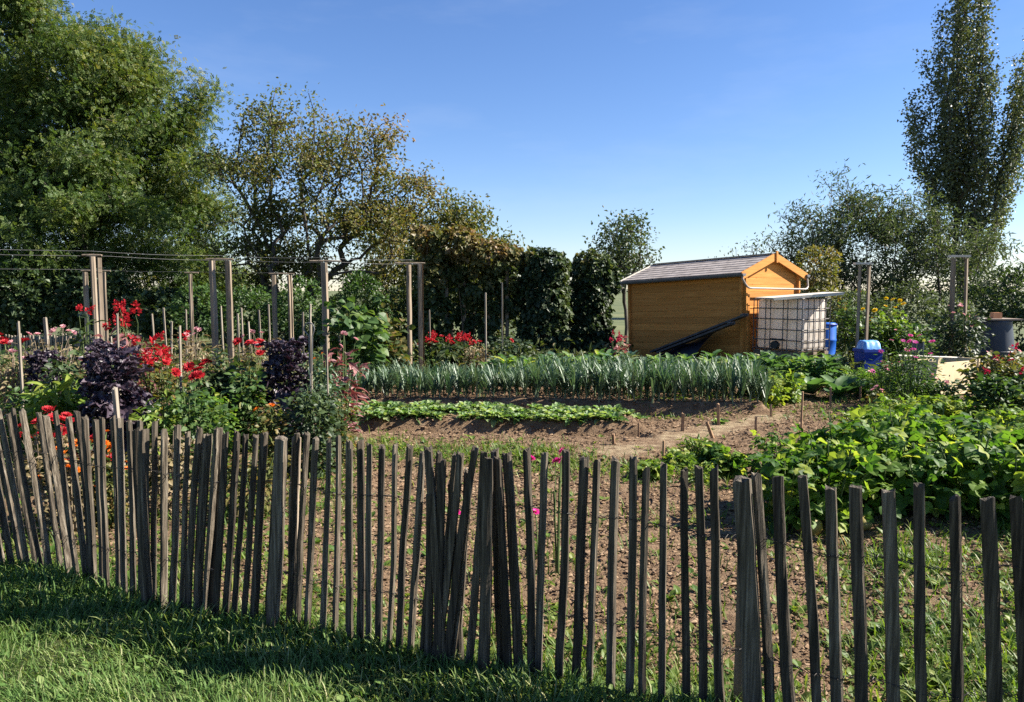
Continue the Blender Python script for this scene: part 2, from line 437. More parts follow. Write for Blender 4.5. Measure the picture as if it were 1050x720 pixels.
def ground_material():
    m, nt, out = mat_base('garden_earth')
    tc = N(nt, 'ShaderNodeTexCoord')
    zone = N(nt, 'ShaderNodeVertexColor', layer_name='zone')
    sep = N(nt, 'ShaderNodeSeparateColor'); nt.links.new(zone.outputs[0], sep.inputs[0])
    n1 = N(nt, 'ShaderNodeTexNoise', Scale=9, Detail=9, Roughness=.7)
    n2 = N(nt, 'ShaderNodeTexNoise', Scale=1.3, Detail=4, Roughness=.6)
    n3 = N(nt, 'ShaderNodeTexNoise', Scale=60, Detail=4, Roughness=.7)
    for n in (n1, n2, n3): nt.links.new(tc.outputs['Object'], n.inputs['Vector'])
    soil = ramp(nt, n1.outputs[0], [(.25, (.085, .053, .033)), (.48, (.165, .108, .064)), (.62, (.235, .163, .102)), (.78, (.32, .245, .165))])
    grass = ramp(nt, n1.outputs[0], [(.3, (.02, .03, .012)), (.55, (.05, .07, .022)), (.75, (.10, .11, .04))])
    path = ramp(nt, n1.outputs[0], [(.3, (.14, .095, .055)), (.5, (.24, .18, .11)), (.72, (.36, .29, .18))])
    green = ramp(nt, n3.outputs[0], [(.35, (.05, .07, .02)), (.6, (.12, .14, .04)), (.8, (.24, .22, .09))])
    def mix(f, a, b):
        q = N(nt, 'ShaderNodeMix', data_type='RGBA')
        nt.links.new(f, q.inputs[0]); nt.links.new(a, q.inputs[6]); nt.links.new(b, q.inputs[7])
        return q.outputs[2]
    def edge(v):
        a = N(nt, 'ShaderNodeMath', operation='MULTIPLY_ADD'); a.inputs[1].default_value = 1.0; nt.links.new(v, a.inputs[0])
        s = N(nt, 'ShaderNodeMath', operation='MULTIPLY_ADD'); s.inputs[1].default_value = 1.4; s.inputs[2].default_value = -.7
        nt.links.new(n1.outputs[0], s.inputs[0]); nt.links.new(s.outputs[0], a.inputs[2])
        r = N(nt, 'ShaderNodeMapRange'); r.inputs[1].default_value = .35; r.inputs[2].default_value = .65
        nt.links.new(a.outputs[0], r.inputs[0]); return r.outputs[0]
    c = mix(edge(sep.outputs[2]), soil, green)
    c = mix(edge(sep.outputs[1]), c, path)
    c = mix(edge(sep.outputs[0]), c, grass)
    p = N(nt, 'ShaderNodeBsdfPrincipled', Roughness=.95); p.inputs['Specular IOR Level'].default_value = .15
    nt.links.new(c, p.inputs['Base Color'])
    b = N(nt, 'ShaderNodeBump', Strength=.9, Distance=.03)
    ad = N(nt, 'ShaderNodeMath', operation='ADD'); nt.links.new(n1.outputs[0], ad.inputs[0]); nt.links.new(n3.outputs[0], ad.inputs[1])
    nt.links.new(ad.outputs[0], b.inputs['Height']); nt.links.new(b.outputs[0], p.inputs['Normal'])
    nt.links.new(p.outputs[0], out.inputs[0])
    return m

def weed_density(x, y):
    """where green weeds and grass come through the soil (0..1)"""
    sd = fence_sd(x, y)
    d = np.zeros(np.shape(x))
    ppx = CX + np.asarray(x) / np.maximum(y, .5) * F_PX
    d = np.maximum(d, 1.0 * np.exp(-((sd - .1) / .6) ** 2))                      # by the fence foot
    d = np.maximum(d, 1.0 * np.clip((ppx - 790) / 110, 0, 1) * np.clip((5.3 - y) / .8, 0, 1))  # grassy right side
    d = np.maximum(d, .27 * (sd > 0) * (sd < 3)); d = np.maximum(d, .45 * np.clip((ppx - 700) / 120, 0, 1) * (sd < 2.6))
    strip = np.exp(-((y - np.interp(ppx, [340, 500, 700, 760], [7.3, 7.1, 6.6, 6.4])) / .5) ** 2) * np.clip((ppx - 330) / 40, 0, 1) * np.clip((790 - ppx) / 60, 0, 1)
    d = np.maximum(d, 1.0 * strip)
    d = np.maximum(d, .5 * np.clip((420 - ppx) / 60, 0, 1) * (sd > 0) * (y < 8))
    d = np.maximum(d, .25 * (y > 9) * (ppx > 640) * (ppx < 900))
    d = d * (.35 + 1.3 * np.clip(fbm(np.asarray(x) * 2.1, np.asarray(y) * 2.1, 41, 3) - .22, 0, 1))
    d = d * (1 - .75 * poly_mask(x, y, PATH, .5))
    d = np.where(sd < 0, 0, d)
    return np.clip(d, 0, 1)

def grid_ground():
    x = np.linspace(-9.5, 9.5, 420); y = np.linspace(1.1, 16.5, 420)
    y = 1.1 + (np.linspace(0, 1, 420) ** 1.35) * 15.4
    X, Y = np.meshgrid(x, y)
    sd = fence_sd(X, Y)
    z = gh(X, Y)
    soilm = np.clip(sd / .2, 0, 1) * np.clip((13 - Y) / 2, 0, 1)
    plot = poly_mask(X, Y, PLOT, .3)
    path = np.clip(poly_mask(X, Y, PATH, .6) * (.2 + 1.1 * fbm(X * 3, Y * 3, 88, 3)), 0, .75) * (1 - poly_mask(X, Y, LEEKBED, .3))
    rough = (.35 + .65 * plot) * (1 - .8 * path)
    z = z + soilm * rough * ((fbm(X * 9, Y * 9, 21, 3) - .45) * .05 + (vnoise(X * 26, Y * 26, 8) - .5) * .022)
    z = z + (1 - soilm) * (vnoise(X * 5, Y * 5, 9) - .5) * .03 * (Y < 9)
    edge = np.clip((np.minimum(9.5 - np.abs(X), 16.5 - Y)) / .8, 0, 1)
    z = z * edge + .006
    V = np.stack([X, Y, z], -1).reshape(-1, 3)
    ny, nx = X.shape
    i = np.arange(ny - 1)[:, None] * nx + np.arange(nx - 1)[None]
    F = np.stack([i, i + 1, i + nx + 1, i + nx], -1).reshape(-1, 4)
    a = Acc(); a.smooth = True
    a.add(V, {4: F})
    me = a.mesh('ground', ground_material())
    ca = me.color_attributes.new('zone', 'FLOAT_COLOR', 'POINT')
    lawn = np.maximum(np.clip(-sd / .15 + .5, 0, 1), np.clip((Y - 12.5) / 2, 0, 1))
    wd = weed_density(X, Y)
    C = np.stack([lawn, path, wd * .8, np.ones_like(lawn)], -1).reshape(-1).astype(np.float32)
    ca.data.foreach_set('color', C)
    o = link(bpy.data.objects.new('ground', me)); tag(o, kind='structure')
grid_ground()

# far ground out to the horizon
a = Acc()
R = 900.0
hole = [(-9.2, 1.4), (9.2, 1.4), (9.2, 16.2), (-9.2, 16.2)]
outer = [(-R, -60), (R, -60), (R, R), (-R, R)]
a.add([(x, y, -.004) for x, y in hole + outer], [(4, 5, 1, 0), (5, 6, 2, 1), (6, 7, 3, 2), (7, 4, 0, 3)])
FIELD = solid_mat('far_field', [(.05, .07, .025), (.08, .095, .035), (.14, .14, .06)], .35, .95, .1, detail=8)
tag(part('field', a, FIELD), kind='structure')

# ------------------------------------------------------------------ soil clods and stones
def clods():
    r = np.random.default_rng(5)
    n = 210000
    x = r.uniform(-3, 6.5, n); y = 2.4 + r.random(n) ** 1.3 * 9.5
    keep = poly_mask(x, y, PLOT, .2) * .95 + .5 * (fence_sd(x, y) > .1) * (1 - poly_mask(x, y, PATH, .2))
    k = r.random(n) < keep
    x, y = x[k], y[k]; n = len(x)
    s = (.003 + .012 * r.random(n) ** 5.0) * (1 + .07 * y)
    v = np.array([(1, 0, 0), (-1, 0, 0), (0, 1, 0), (0, -1, 0), (0, 0, 1), (0, 0, -1), (.65, .65, .4), (-.65, .65, .4), (-.65, -.65, .4), (.65, -.65, .4)], float)
    f = [(4, 6, 7), (4, 7, 8), (4, 8, 9), (4, 9, 6), (6, 0, 2), (6, 2, 7), (7, 2, 1), (7, 1, 8), (8, 1, 3), (8, 3, 9), (9, 3, 0), (9, 0, 6), (5, 2, 0), (5, 1, 2), (5, 3, 1), (5, 0, 3)]
    V = v[None] * r.uniform(.4, 1.3, (n, 10, 1)) * s[:, None, None] * np.stack([r.uniform(.8, 1.5, n), r.uniform(.8, 1.5, n), r.uniform(.5, .9, n)], -1)[:, None]
    V = V + np.stack([x, y, gh(x, y) + .012 + s * .2], -1)[:, None]
    F = (np.array(f)[None] + (np.arange(n) * 10)[:, None, None]).reshape(-1, 3)
    a = Acc(); a.add(V.reshape(-1, 3), {3: F}, np.repeat(r.random(n), 10))
    m, nt, out = mat_base('soil_clod')
    at = N(nt, 'ShaderNodeAttribute', attribute_name='tint')
    c = ramp(nt, at.outputs['Fac'], [(0, (.12, .077, .048)), (.7, (.20, .132, .08)), (1, (.27, .19, .122))])
    p = N(nt, 'ShaderNodeBsdfPrincipled', Roughness=.95); p.inputs['Specular IOR Level'].default_value = .1
    nt.links.new(c, p.inputs['Base Color']); nt.links.new(p.outputs[0], out.inputs[0])
    o = part('soil_clods', a, m)
    tag(o, 'crumbly brown clods of dug earth scattered over the tilled plot', 'soil clods', kind='stuff')
clods()

# ------------------------------------------------------------------ grass on the near side of the fence
def grass():
    r = np.random.default_rng(3)
    a = Acc()
    n = 300000
    x = r.uniform(-5.2, 3.2, n); y = r.uniform(1.5, 5.3, n)
    sd = fence_sd(x, y)
    dens = np.clip(-sd * 4 + 1, 0, 1) * (sd < .18) * np.clip(1.25 - .3 * (y < 2.2), 0, 1) * (.35 + 1.0 * fbm(x * 1.6, y * 1.6, 77, 3))
    k = r.random(n) < dens
    x, y, sd = x[k], y[k], sd[k]; n = len(x)
    z = gh(x, y)
    # lie direction follows a slow noise so the sward looks combed in patches
    ang = fbm(x * 1.8, y * 1.8, 55, 2) * 12 + r.normal(0, 1.5, n)
    lean = r.gamma(2.0, .32, n)
    ax = np.stack([np.cos(ang) * lean, np.sin(ang) * lean, np.ones(n)], -1)
    nr = np.stack([-np.cos(ang), -np.sin(ang), lean + .2], -1) + r.normal(0, .35, (n, 3))
    tall = np.exp(-((sd + .12) / .25) ** 2)
    sc = (.04 + .06 * r.random(n) + .05 * tall * r.random(n)) * (.6 + .9 * fbm(x * 2.5, y * 2.5, 91, 2))
    tint = np.clip(fbm(x * 2.2, y * 2.2, 13, 3) * .75 + r.normal(0, .24, n) + .08, 0, 1)
    scatter(a, T_BLADE, np.stack([x, y, z], -1), ax, nr, sc, tint)
    # docks, clover and plantain in the sward
    n = 16000
    x = r.uniform(-5, 3.2, n); y = r.uniform(1.6, 5.2, n); sd = fence_sd(x, y)
    k = (sd < .12) & (r.random(n) < np.clip(fbm(x * 1.3, y * 1.3, 31, 3) * 1.8 - .45 + .8 * np.exp(-(sd / .35) ** 2), 0, 1))
    x, y = x[k], y[k]; n = len(x)
    an = r.uniform(0, 6.28, n)
    scatter(a, T_OVATE, np.stack([x, y, gh(x, y) + .03], -1), np.stack([np.cos(an), np.sin(an), r.uniform(.2, 1.3, n)], -1), np.stack([-np.cos(an) * .5, -np.sin(an) * .5, np.ones(n)], -1), r.uniform(.015, .05, n), r.uniform(.1, .65, n))
    o = part('grass', a, L_GRASS)
    tag(o, 'rough green grass in front of the paling fence', 'grass', kind='stuff')
grass()

# ------------------------------------------------------------------ weeds on the soil
def weeds():
    r = np.random.default_rng(9)
    a = Acc()
    n = 280000
    x = r.uniform(-6, 6.5, n); y = 2.5 + r.random(n) ** 1.25 * 10
    k = r.random(n) < weed_density(x, y) ** 1.4
    x, y = x[k], y[k]; n = len(x)
    an = r.uniform(0, 6.28, n); ln = r.gamma(2, .35, n)
    scatter(a, T_BLADE, np.stack([x, y, gh(x, y)], -1), np.stack([np.cos(an) * ln, np.sin(an) * ln, np.ones(n)], -1), np.stack([-np.cos(an), -np.sin(an), ln + .2], -1), r.uniform(.04, .13, n), np.clip(fbm(x * 2, y * 2, 5, 2) * .8 + r.normal(0, .2, n), 0, 1))
    n = 34000
    x = r.uniform(-6, 6.5, n); y = 2.5 + r.random(n) ** 1.25 * 10
    k = r.random(n) < weed_density(x, y) ** 1.2 * .8 + .012 * (fence_sd(x, y) > 0)
    x, y = x[k], y[k]; n = len(x)
    for j in range(4):
        an = r.uniform(0, 6.28, n)
        scatter(a, T_OVATE, np.stack([x + .01 * np.cos(an), y + .01 * np.sin(an), gh(x, y) + .015], -1), np.stack([np.cos(an), np.sin(an), r.uniform(.1, 1.2, n)], -1), np.stack([-np.cos(an) * .4, -np.sin(an) * .4, np.ones(n)], -1), r.uniform(.02, .065, n), r.uniform(0, .75, n))
    tag(part('weeds', a, L_WEED), 'yellow green weeds and grass sprouting on the bare soil', 'weeds', kind='stuff')
weeds()

# ------------------------------------------------------------------ paling fence
LEAN = [(-160, 18), (0, 18), (40, 15), (70, 10), (90, 1), (150, -4), (180, -9), (205, -15), (235, -17), (262, -16), (330, -12), (352, -5), (372, -4), (400, -7), (425, -13), (450, -17), (468, -22), (497, -24), (503, 10), (522, 11), (540, 5), (562, -6), (600, -7), (630, -4), (655, -2), (682, 3), (702, 6), (720, 9), (738, 15), (762, 16), (780, 20), (805, 19), (830, 18), (860, 14), (900, 15), (950, 13), (1000, 18), (1045, 22), (1240, 20)]
PICKS = []
def picket_tops():
    out = [0, 9, 17, 26, 37, 49, 60, 70, 78, 87, 96, 104, 115, 125, 133, 143, 158, 170, 182, 192, 205, 215, 224, 235, 244, 253, 263, 273, 285, 306, 315, 326, 338, 347, 359, 370, 380, 393, 407, 421, 434, 451, 468, 486, 511, 520, 540, 559, 581, 598, 613, 633, 651, 665, 682, 703, 718, 732, 776, 800, 825, 854, 879, 910, 944, 977, 1008, 1041]
    x = out[0]
    while x > -120: x -= 8.5; out.insert(0, x)
    x = out[-1]
    while x < 1210: x += 34; out.append(x)
    return out

def cleft(name, base, top, w, d, seed, cut=.02, mats=PALE, parent=None, n=7, rings=11, cross=None, round_=False):
    """a cleft (split) chestnut stake between two points: irregular wedge section, slight bends, rough top"""
    r = np.random.default_rng(seed)
    base = np.array(base, float); top = np.array(top, float)
    L = np.linalg.norm(top - base)
    if cross is None:
        if round_:
            ph = np.sort(r.uniform(0, 2 * PI, n) * .35 + np.arange(n) * 2 * PI / n)
            rad = r.uniform(.8, 1.1, n)
            cross = np.stack([np.cos(ph) * rad * w / 2, np.sin(ph) * rad * d / 2], -1)
        else:   # split face towards us, flat sides, narrower back
            q = np.array([(-.5, -.38), (-.1, -.5), (.32, -.46), (.5, -.36), (.46, .3), (.1, .5), (-.38, .36)]) + r.normal(0, .06, (7, 2))
            if r.random() < .35: q = q * np.array([-1, 1]); q = q[::-1]
            n = 7; cross = q * np.array([w, d * 1.1])
    else:
        n = len(cross)
    t = np.linspace(0, 1, rings)
    bend = np.cumsum(r.normal(0, .0013, (rings, 2)), 0); bend -= np.outer(t, bend[-1]); bend *= min(1, L)
    bow = r.normal(0, .005, 2) * min(1, L * L)
    zd = (top - base) / L
    xd = np.array([1.0, -.42, 0]); xd -= zd * xd.dot(zd); xd /= np.linalg.norm(xd)
    yd = np.cross(zd, xd)
    V = []
    tw = r.normal(0, .18)
    wob = 1 + r.normal(0, .035, (rings, n))
    for i in range(rings):
        c = base + (top - base) * t[i] + xd * (bend[i, 0] + bow[0] * math.sin(PI * t[i])) + yd * (bend[i, 1] + bow[1] * math.sin(PI * t[i]))
        s = wob[i] * (1.04 - .1 * t[i])
        ct, st = math.cos(tw * t[i]), math.sin(tw * t[i])
        for j in range(n):
            u, v = cross[j] * s[j]
            u, v = u * ct - v * st, u * st + v * ct
            h = 0
            if i == rings - 1: h = cut * (u / w * 2 * r.choice([-1, 1]) * .4 + r.uniform(-.4, .4))
            V.append(c + xd * u + yd * v + zd * h)
    F = [(i * n + j, i * n + (j + 1) % n, (i + 1) * n + (j + 1) % n, (i + 1) * n + j) for i in range(rings - 1) for j in range(n)]
    V.append(np.mean(V[-n:], 0) + zd * cut * .2); k = len(V) - 1
    F += [((rings - 1) * n + j, (rings - 1) * n + (j + 1) % n, k) for j in range(n)]
    a = Acc(); a.add(np.array(V) - base, F)
    return part(name, a, mats, parent, loc=base)

fence = thing('paling_fence', (0, 0, 0), 'weathered grey chestnut paling fence with leaning split pickets bound by wire', 'fence')
tops = picket_tops()
rr = random.Random(4)
for i, px in enumerate(tops):
    X, Y = fence_xy(px)
    zt = .93 + rr.uniform(-.018, .022)
    if px > 840: zt += rr.uniform(-.02, .02)
    lean_px = float(np.interp(px, [a for a, b in LEAN], [b for a, b in LEAN])) + rr.uniform(-1, 1)
    vis = 150 if px < 100 else 190 if px < 300 else 225
    vis = np.interp(px, [0, 150, 300, 500, 600, 800, 1050], [140, 160, 195, 215, 235, 235, 220])
    X2, Y2 = fence_xy(px + lean_px * (1.0 / (.93 * vis * Y / 764)) * .92)
    off = rr.uniform(-.012, .012)
    w = rr.uniform(.035, .045) if px > 740 else rr.uniform(.025, .034) if px > 500 else rr.uniform(.018, .026)
    cleft('picket', (X2, Y2 + off, ghs(X2, Y2) - .06), (X, Y + off + rr.uniform(-.02, .02), zt), w, rr.uniform(.024, .034), 100 + i, parent=fence)
# crossing bundle where two rolls of paling meet, and loose ends
for j, (tx, bx, zt, dy) in enumerate([(441, 455, .95, -.05), (455, 449, .90, -.06), (474, 444, .93, -.05), (479, 466, .84, .05), (489, 455, .96, -.07), (462, 472, .78, .05), (497, 478, .94, -.06), (442, 437, .76, -.05), (508, 515, .93, .05), (165, 160, .9, .05), (146, 150, .92, -.04), (222, 207, .94, .05), (206, 192, .9, .04)]):
    X, Y = fence_xy(tx); X2, Y2 = fence_xy(bx)
    cleft('picket', (X2, Y2 + dy * .4, ghs(X2, Y2) - .06), (X, Y + dy, zt), rr.uniform(.028, .036), .026, 400 + j, parent=fence)
# stout posts driven beside the pickets
for j, (tx, bx, zt, w) in enumerate([(293, 278, .93, .05), (300, 291, .915, .04), (155, 152, .92, .05), (757, 778, .925, .062), (771, 771, .80, .042), (502, 497, .92, .05), (1130, 1150, .93, .08), (-60, -50, .9, .07)]):
    X, Y = fence_xy(tx); X2, Y2 = fence_xy(bx)
    dy = .07 if j in (1, 4) else -.055
    cleft('fence_post', (X2, Y2 + dy, ghs(X2, Y2) - .1), (X, Y + dy, zt), w, w * .9, 500 + j, parent=fence, mats=POST if j in (1, 4) else PALE)
for zf, nm in ((.70, 'wire'), (.27, 'wire')):
    for sgn in (-1, 1):
        pts = []
        for k, px in enumerate(np.arange(-150, 1230, 6)):
            X, Y = fence_xy(px)
            lean_px = float(np.interp(px, [a for a, b in LEAN], [b for a, b in LEAN]))
            ph = px * .42
            pts.append((X, Y + sgn * .021 * math.sin(ph) , zf + .012 * math.sin(px * .05) + sgn * .004 * math.cos(ph)))
        a = Acc(); a.tube(pts, .0017, 4)
        part(nm, a, RUST, fence)

# ------------------------------------------------------------------ trees
def norm(v): return v / (np.linalg.norm(v, axis=-1, keepdims=True) + 1e-9)

def grow(base, trunk, att, rng, step=.35, upbias=.0, tip=.008, k=2.1, jit=.05, down_pen=.6):
    """limbs reach from the trunk to every attractor point along the cheapest existing branch"""
    P = [np.array(p, float) for p in trunk]
    par = [-1] + list(range(len(trunk) - 1))
    depth = [0.0]
    for i in range(1, len(P)): depth.append(depth[-1] + np.linalg.norm(P[i] - P[i - 1]))
    cen = P[-1]
    order = np.argsort(np.linalg.norm(att - cen, axis=1))
    ends = []
    arr = np.zeros((60000, 3)); dep = np.zeros(60000); n = len(P)
    arr[:n] = P; dep[:n] = depth
    for q in att[order]:
        d = q - arr[:n]
        dist = np.linalg.norm(d, axis=1)
        cost = dist + .28 * dep[:n] + down_pen * np.maximum(0, -d[:, 2]) + upbias * np.linalg.norm(d[:, :2], axis=1)
        cost[: max(1, len(trunk) // 2)] += 2.0
        i = int(np.argmin(cost))
        L = dist[i]; m = max(1, int(L / step))
        prev = i
        a0 = arr[i].copy()
        sag = rng.normal(0, jit * L, 3)
        for j in range(1, m + 1):
            t = j / m
            p = a0 + (q - a0) * t + sag * math.sin(PI * t) + np.array([0, 0, .10 * L * math.sin(PI * t)])
            if n >= 60000: break
            arr[n] = p; dep[n] = dep[prev] + L / m; par.append(prev); prev = n; n += 1
        ends.append(prev)
    arr = arr[:n]; par = np.array(par)
    rad = np.zeros(n); acc = np.zeros(n)
    for i in range(n - 1, -1, -1):
        rad[i] = max(tip, acc[i] ** (1 / k))
        if par[i] >= 0: acc[par[i]] += rad[i] ** k
    return arr, par, rad, np.array(ends)

def limb_mesh(acc, arr, par, rad, maxr, lo=None):
    s = 1.0
    if rad[0] > maxr: 
        f = (maxr / rad[0])
        rad = np.where(rad > .015, .015 + (rad - .015) * (maxr - .015) / (rad[0] - .015), rad)
    idx = np.nonzero(par >= 0)[0]
    for thick in (0, 1):
        sel = idx[(rad[idx] > .03) == bool(thick)]
        if not len(sel): continue
        m = 6 if thick else 3
        A = arr[par[sel]]; B = arr[sel]
        ra = np.minimum(rad[par[sel]], rad[sel] * 1.6); rb = rad[sel]
        d = norm(B - A)
        up = np.where(np.abs(d[:, 2:3]) < .9, np.array([[0, 0, 1.0]]), np.array([[1.0, 0, 0]]))
        x = norm(np.cross(d, up)); y = np.cross(d, x)
        t = np.arange(m) * 2 * PI / m
        ring = np.cos(t)[None, :, None] * x[:, None] + np.sin(t)[None, :, None] * y[:, None]
        V = np.concatenate([A[:, None] + ra[:, None, None] * ring, B[:, None] + rb[:, None, None] * ring], 1)
        f = np.array([(j, (j + 1) % m, m + (j + 1) % m, m + j) for j in range(m)])
        F = (f[None] + (np.arange(len(sel)) * 2 * m)[:, None, None]).reshape(-1, 4)
        acc.add(V.reshape(-1, 3), {4: F})
    return rad

def blob_points(rng, blobs, n, hollow=.35, noise=.25):
    """points in a union of ellipsoids (cx,cy,cz,rx,ry,rz), denser to the outside, with an uneven outline"""
    B = np.array(blobs, float); vol = B[:, 3] * B[:, 4] * B[:, 5]
    c = rng.choice(len(B), n, p=vol / vol.sum())
    d = norm(rng.normal(0, 1, (n, 3)))
    r = (hollow ** 3 + (1 - hollow ** 3) * rng.random(n)) ** (1 / 3)
    r = r * (1 + noise * (fbm(d[:, 0] * 2.2 + c * 7.1, d[:, 2] * 2.2 + d[:, 1] * 2.2, 3, 2) - .45) * 2)
    return B[c, :3] + d * r[:, None] * B[c, 3:]

def tree(name, label, loc, blobs, trunk, n_att, leaves_per, tmpl, size, mat, seed, spread=.35, maxr=.25, droop=.3, category='tree', group=None, upbias=0, hollow=.35, noise=.3, bark=None, step=.35, jit=.05, skip=0.0, att=None, tintfn=None, flat=0.0, tip=.008, down_pen=.6, lobes=0, lobe_r=.5, forks=0, fork_lean=.45, fork_h=1.6):
    rng = np.random.default_rng(seed)
    root = thing(name, loc, label, category, group)
    A = blob_points(rng, blobs, n_att, hollow, noise) if att is None else att
    if lobes:
        cen = blob_points(rng, blobs, lobes, .72, noise)
        A = cen[rng.integers(0, lobes, n_att)] + np.clip(rng.normal(0, 1, (n_att, 3)), -1.7, 1.7) * lobe_r * np.array([1, 1, .6])
    A = A[A[:, 2] > .25]
    if forks:      # several stems from one foot, each feeding its own sector of the crown
        cx = np.array([A[:, :2].mean(0) + 1.0 * np.array([math.cos(q), .6 * math.sin(q)]) * A[:, 0].std() for q in np.arange(forks) * 2 * PI / forks + .4])
        own = np.argmin(((A[:, None, :2] - cx[None]) ** 2).sum(-1), 1)
        res = []
        for f in range(forks):
            if not (own == f).any(): continue
            v = norm(np.array([cx[f][0], cx[f][1], 0.0])) * fork_lean
            b0 = v * .08
            tk = [b0 + v * t ** 1.4 * fork_h + np.array([rng.normal(0, .02), rng.normal(0, .02), t * fork_h]) for t in np.linspace(0, 1, 7)]
            res.append(grow(None, tk, A[own == f], rng, step, upbias, jit=jit, tip=tip, down_pen=down_pen))
        o = 0; arr = []; par = []; rad = []; ends = []
        for q in res:
            arr.append(q[0]); par.append(np.where(q[1] >= 0, q[1] + o, -1)); rad.append(np.minimum(q[2], .4)); ends.append(q[3] + o); o += len(q[0])
        arr, par, rad, ends = (np.concatenate(z) for z in (arr, par, rad, ends))
        rad = np.where(rad > .015, .015 + (rad - .015) * min(1.0, (maxr - .015) / (rad.max() - .015)), rad)
    else:
        arr, par, rad, ends = grow(None, trunk, A, rng, step, upbias, jit=jit, tip=tip, down_pen=down_pen)
    ac = Acc(); ac.smooth = True
    rad = limb_mesh(ac, arr, par, rad, maxr if not forks else 9)
    part('trunk', ac, bark or BARK, root)
    # leaves: along the last nodes of each twig
    use = ends if skip == 0 else ends[rng.random(len(ends)) > skip]
    p2 = np.where(par[use] >= 0, par[use], use)
    src = np.concatenate([use, p2, use])
    n = len(src) * leaves_per // 3
    pick = rng.integers(0, len(src), n)
    c = arr[src[pick]]
    off = rng.normal(0, 1, (n, 3)) * spread * np.array([1, 1, .75])
    pos = c + off
    pos[:, 2] = np.maximum(pos[:, 2], .08)
    ctint = rng.random(len(use)); ct = np.concatenate([ctint] * 3)[pick]
    if tintfn is not None: ct = np.clip(ct * .6 + tintfn(pos), 0, 1)
    axis = norm(off * .6 + rng.normal(0, .5, (n, 3))) + np.array([0, 0, -droop])
    nr = rng.normal(0, 1, (n, 3)) + np.array([0, 0, .9])
    al = Acc()
    scatter(al, tmpl, pos, axis, nr, size * rng.uniform(.65, 1.35, n), np.clip(ct * .62 + rng.random(n) * .38, 0, 1))
    part('crown', al, mat, root)
    return root

def T(px, d): return (x_at(px, d), d, 0.0)

def blobs_px(d, base_px, lst):
    """(px, py, width px, height px, depth m, dy) picture-measured lobes turned into metres at distance d, relative to the trunk base"""
    bx = x_at(base_px, d); out = []
    for px, py, w, h, dep, dy in lst:
        out.append((x_at(px, d + dy) - bx, dy, z_at(py, d + dy), w / 2 / F_PX * (d + dy), dep, h / 2 / F_PX * (d + dy)))
    return out

# big false acacia on the left
D = 23
tree('acacia_tree', 'big dense feathery leaved tree filling the left edge of the garden', T(88, D),
     blobs_px(D, 88, [(60, 95, 190, 190, 2.6, 0), (25, 40, 120, 100, 2.2, -.5), (110, 70, 130, 120, 2.3, .5), (150, 120, 110, 130, 2.2, 0), (178, 95, 64, 80, 1.4, 0), (188, 150, 60, 90, 1.4, .3), (165, 200, 110, 150, 2.2, .4), (55, 215, 230, 170, 2.8, -.6), (150, 285, 140, 100, 2.2, .6), (-40, 120, 150, 240, 2.6, 0), (-30, 270, 160, 120, 2.4, .5), (90, 150, 200, 200, 2.6, 1), (60, 300, 150, 80, 2, 1.0)]),
     [(0, 0, 0), (.05, 0, .8), (-.05, .05, 1.7), (.1, 0, 2.6), (.05, 0, 3.4)], 1400, 86, T_PINN, .16, L_LOCUST, 21, lobes=150, lobe_r=.46, spread=.27, maxr=.3, droop=.3,
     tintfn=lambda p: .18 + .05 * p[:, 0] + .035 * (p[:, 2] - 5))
tree('acacia_tree', 'feathery young tree with yellowing leaves at the right foot of the big dense tree', T(185, 25),
     blobs_px(25, 185, [(185, 250, 80, 120, 1.3, 0), (205, 300, 80, 80, 1.2, .3), (165, 305, 80, 70, 1.2, .3)]),
     [(0, 0, 0), (.05, 0, .7), (.0, .05, 1.4)], 240, 70, T_PINN, .155, L_LOCUST, 23, lobes=26, lobe_r=.4, spread=.28, maxr=.1, droop=.5, tintfn=lambda p: .38 + 0 * p[:, 0])
# open crowned autumn tree
D = 21
tree('autumn_tree', 'open crowned tree with dark forked limbs and olive brown leaves', T(297, D),
     blobs_px(D, 297, [(270, 150, 90, 90, 1.2, 0), (310, 135, 90, 70, 1.2, .3), (365, 160, 100, 80, 1.2, 0), (400, 200, 80, 90, 1.1, .2), (250, 215, 80, 120, 1.2, 0), (340, 200, 130, 90, 1.4, .5), (385, 245, 110, 70, 1.2, -.2), (265, 275, 90, 90, 1.1, .3), (335, 275, 90, 60, 1.0, .6)]),
     [(0, 0, 0), (-.03, 0, .5), (.02, .05, 1.0), (.0, 0, 1.5)], 820, 44, T_RHOMB, .10, L_OLIVE, 31, lobes=120, lobe_r=.36, spread=.18, tip=.012, maxr=.12, forks=5, fork_h=1.9, fork_lean=.5, droop=.3, skip=.2, jit=.03, step=.25,
     tintfn=lambda p: np.clip(.1 + .07 * p[:, 0] + .05 * (p[:, 2] - 4), 0, .5))
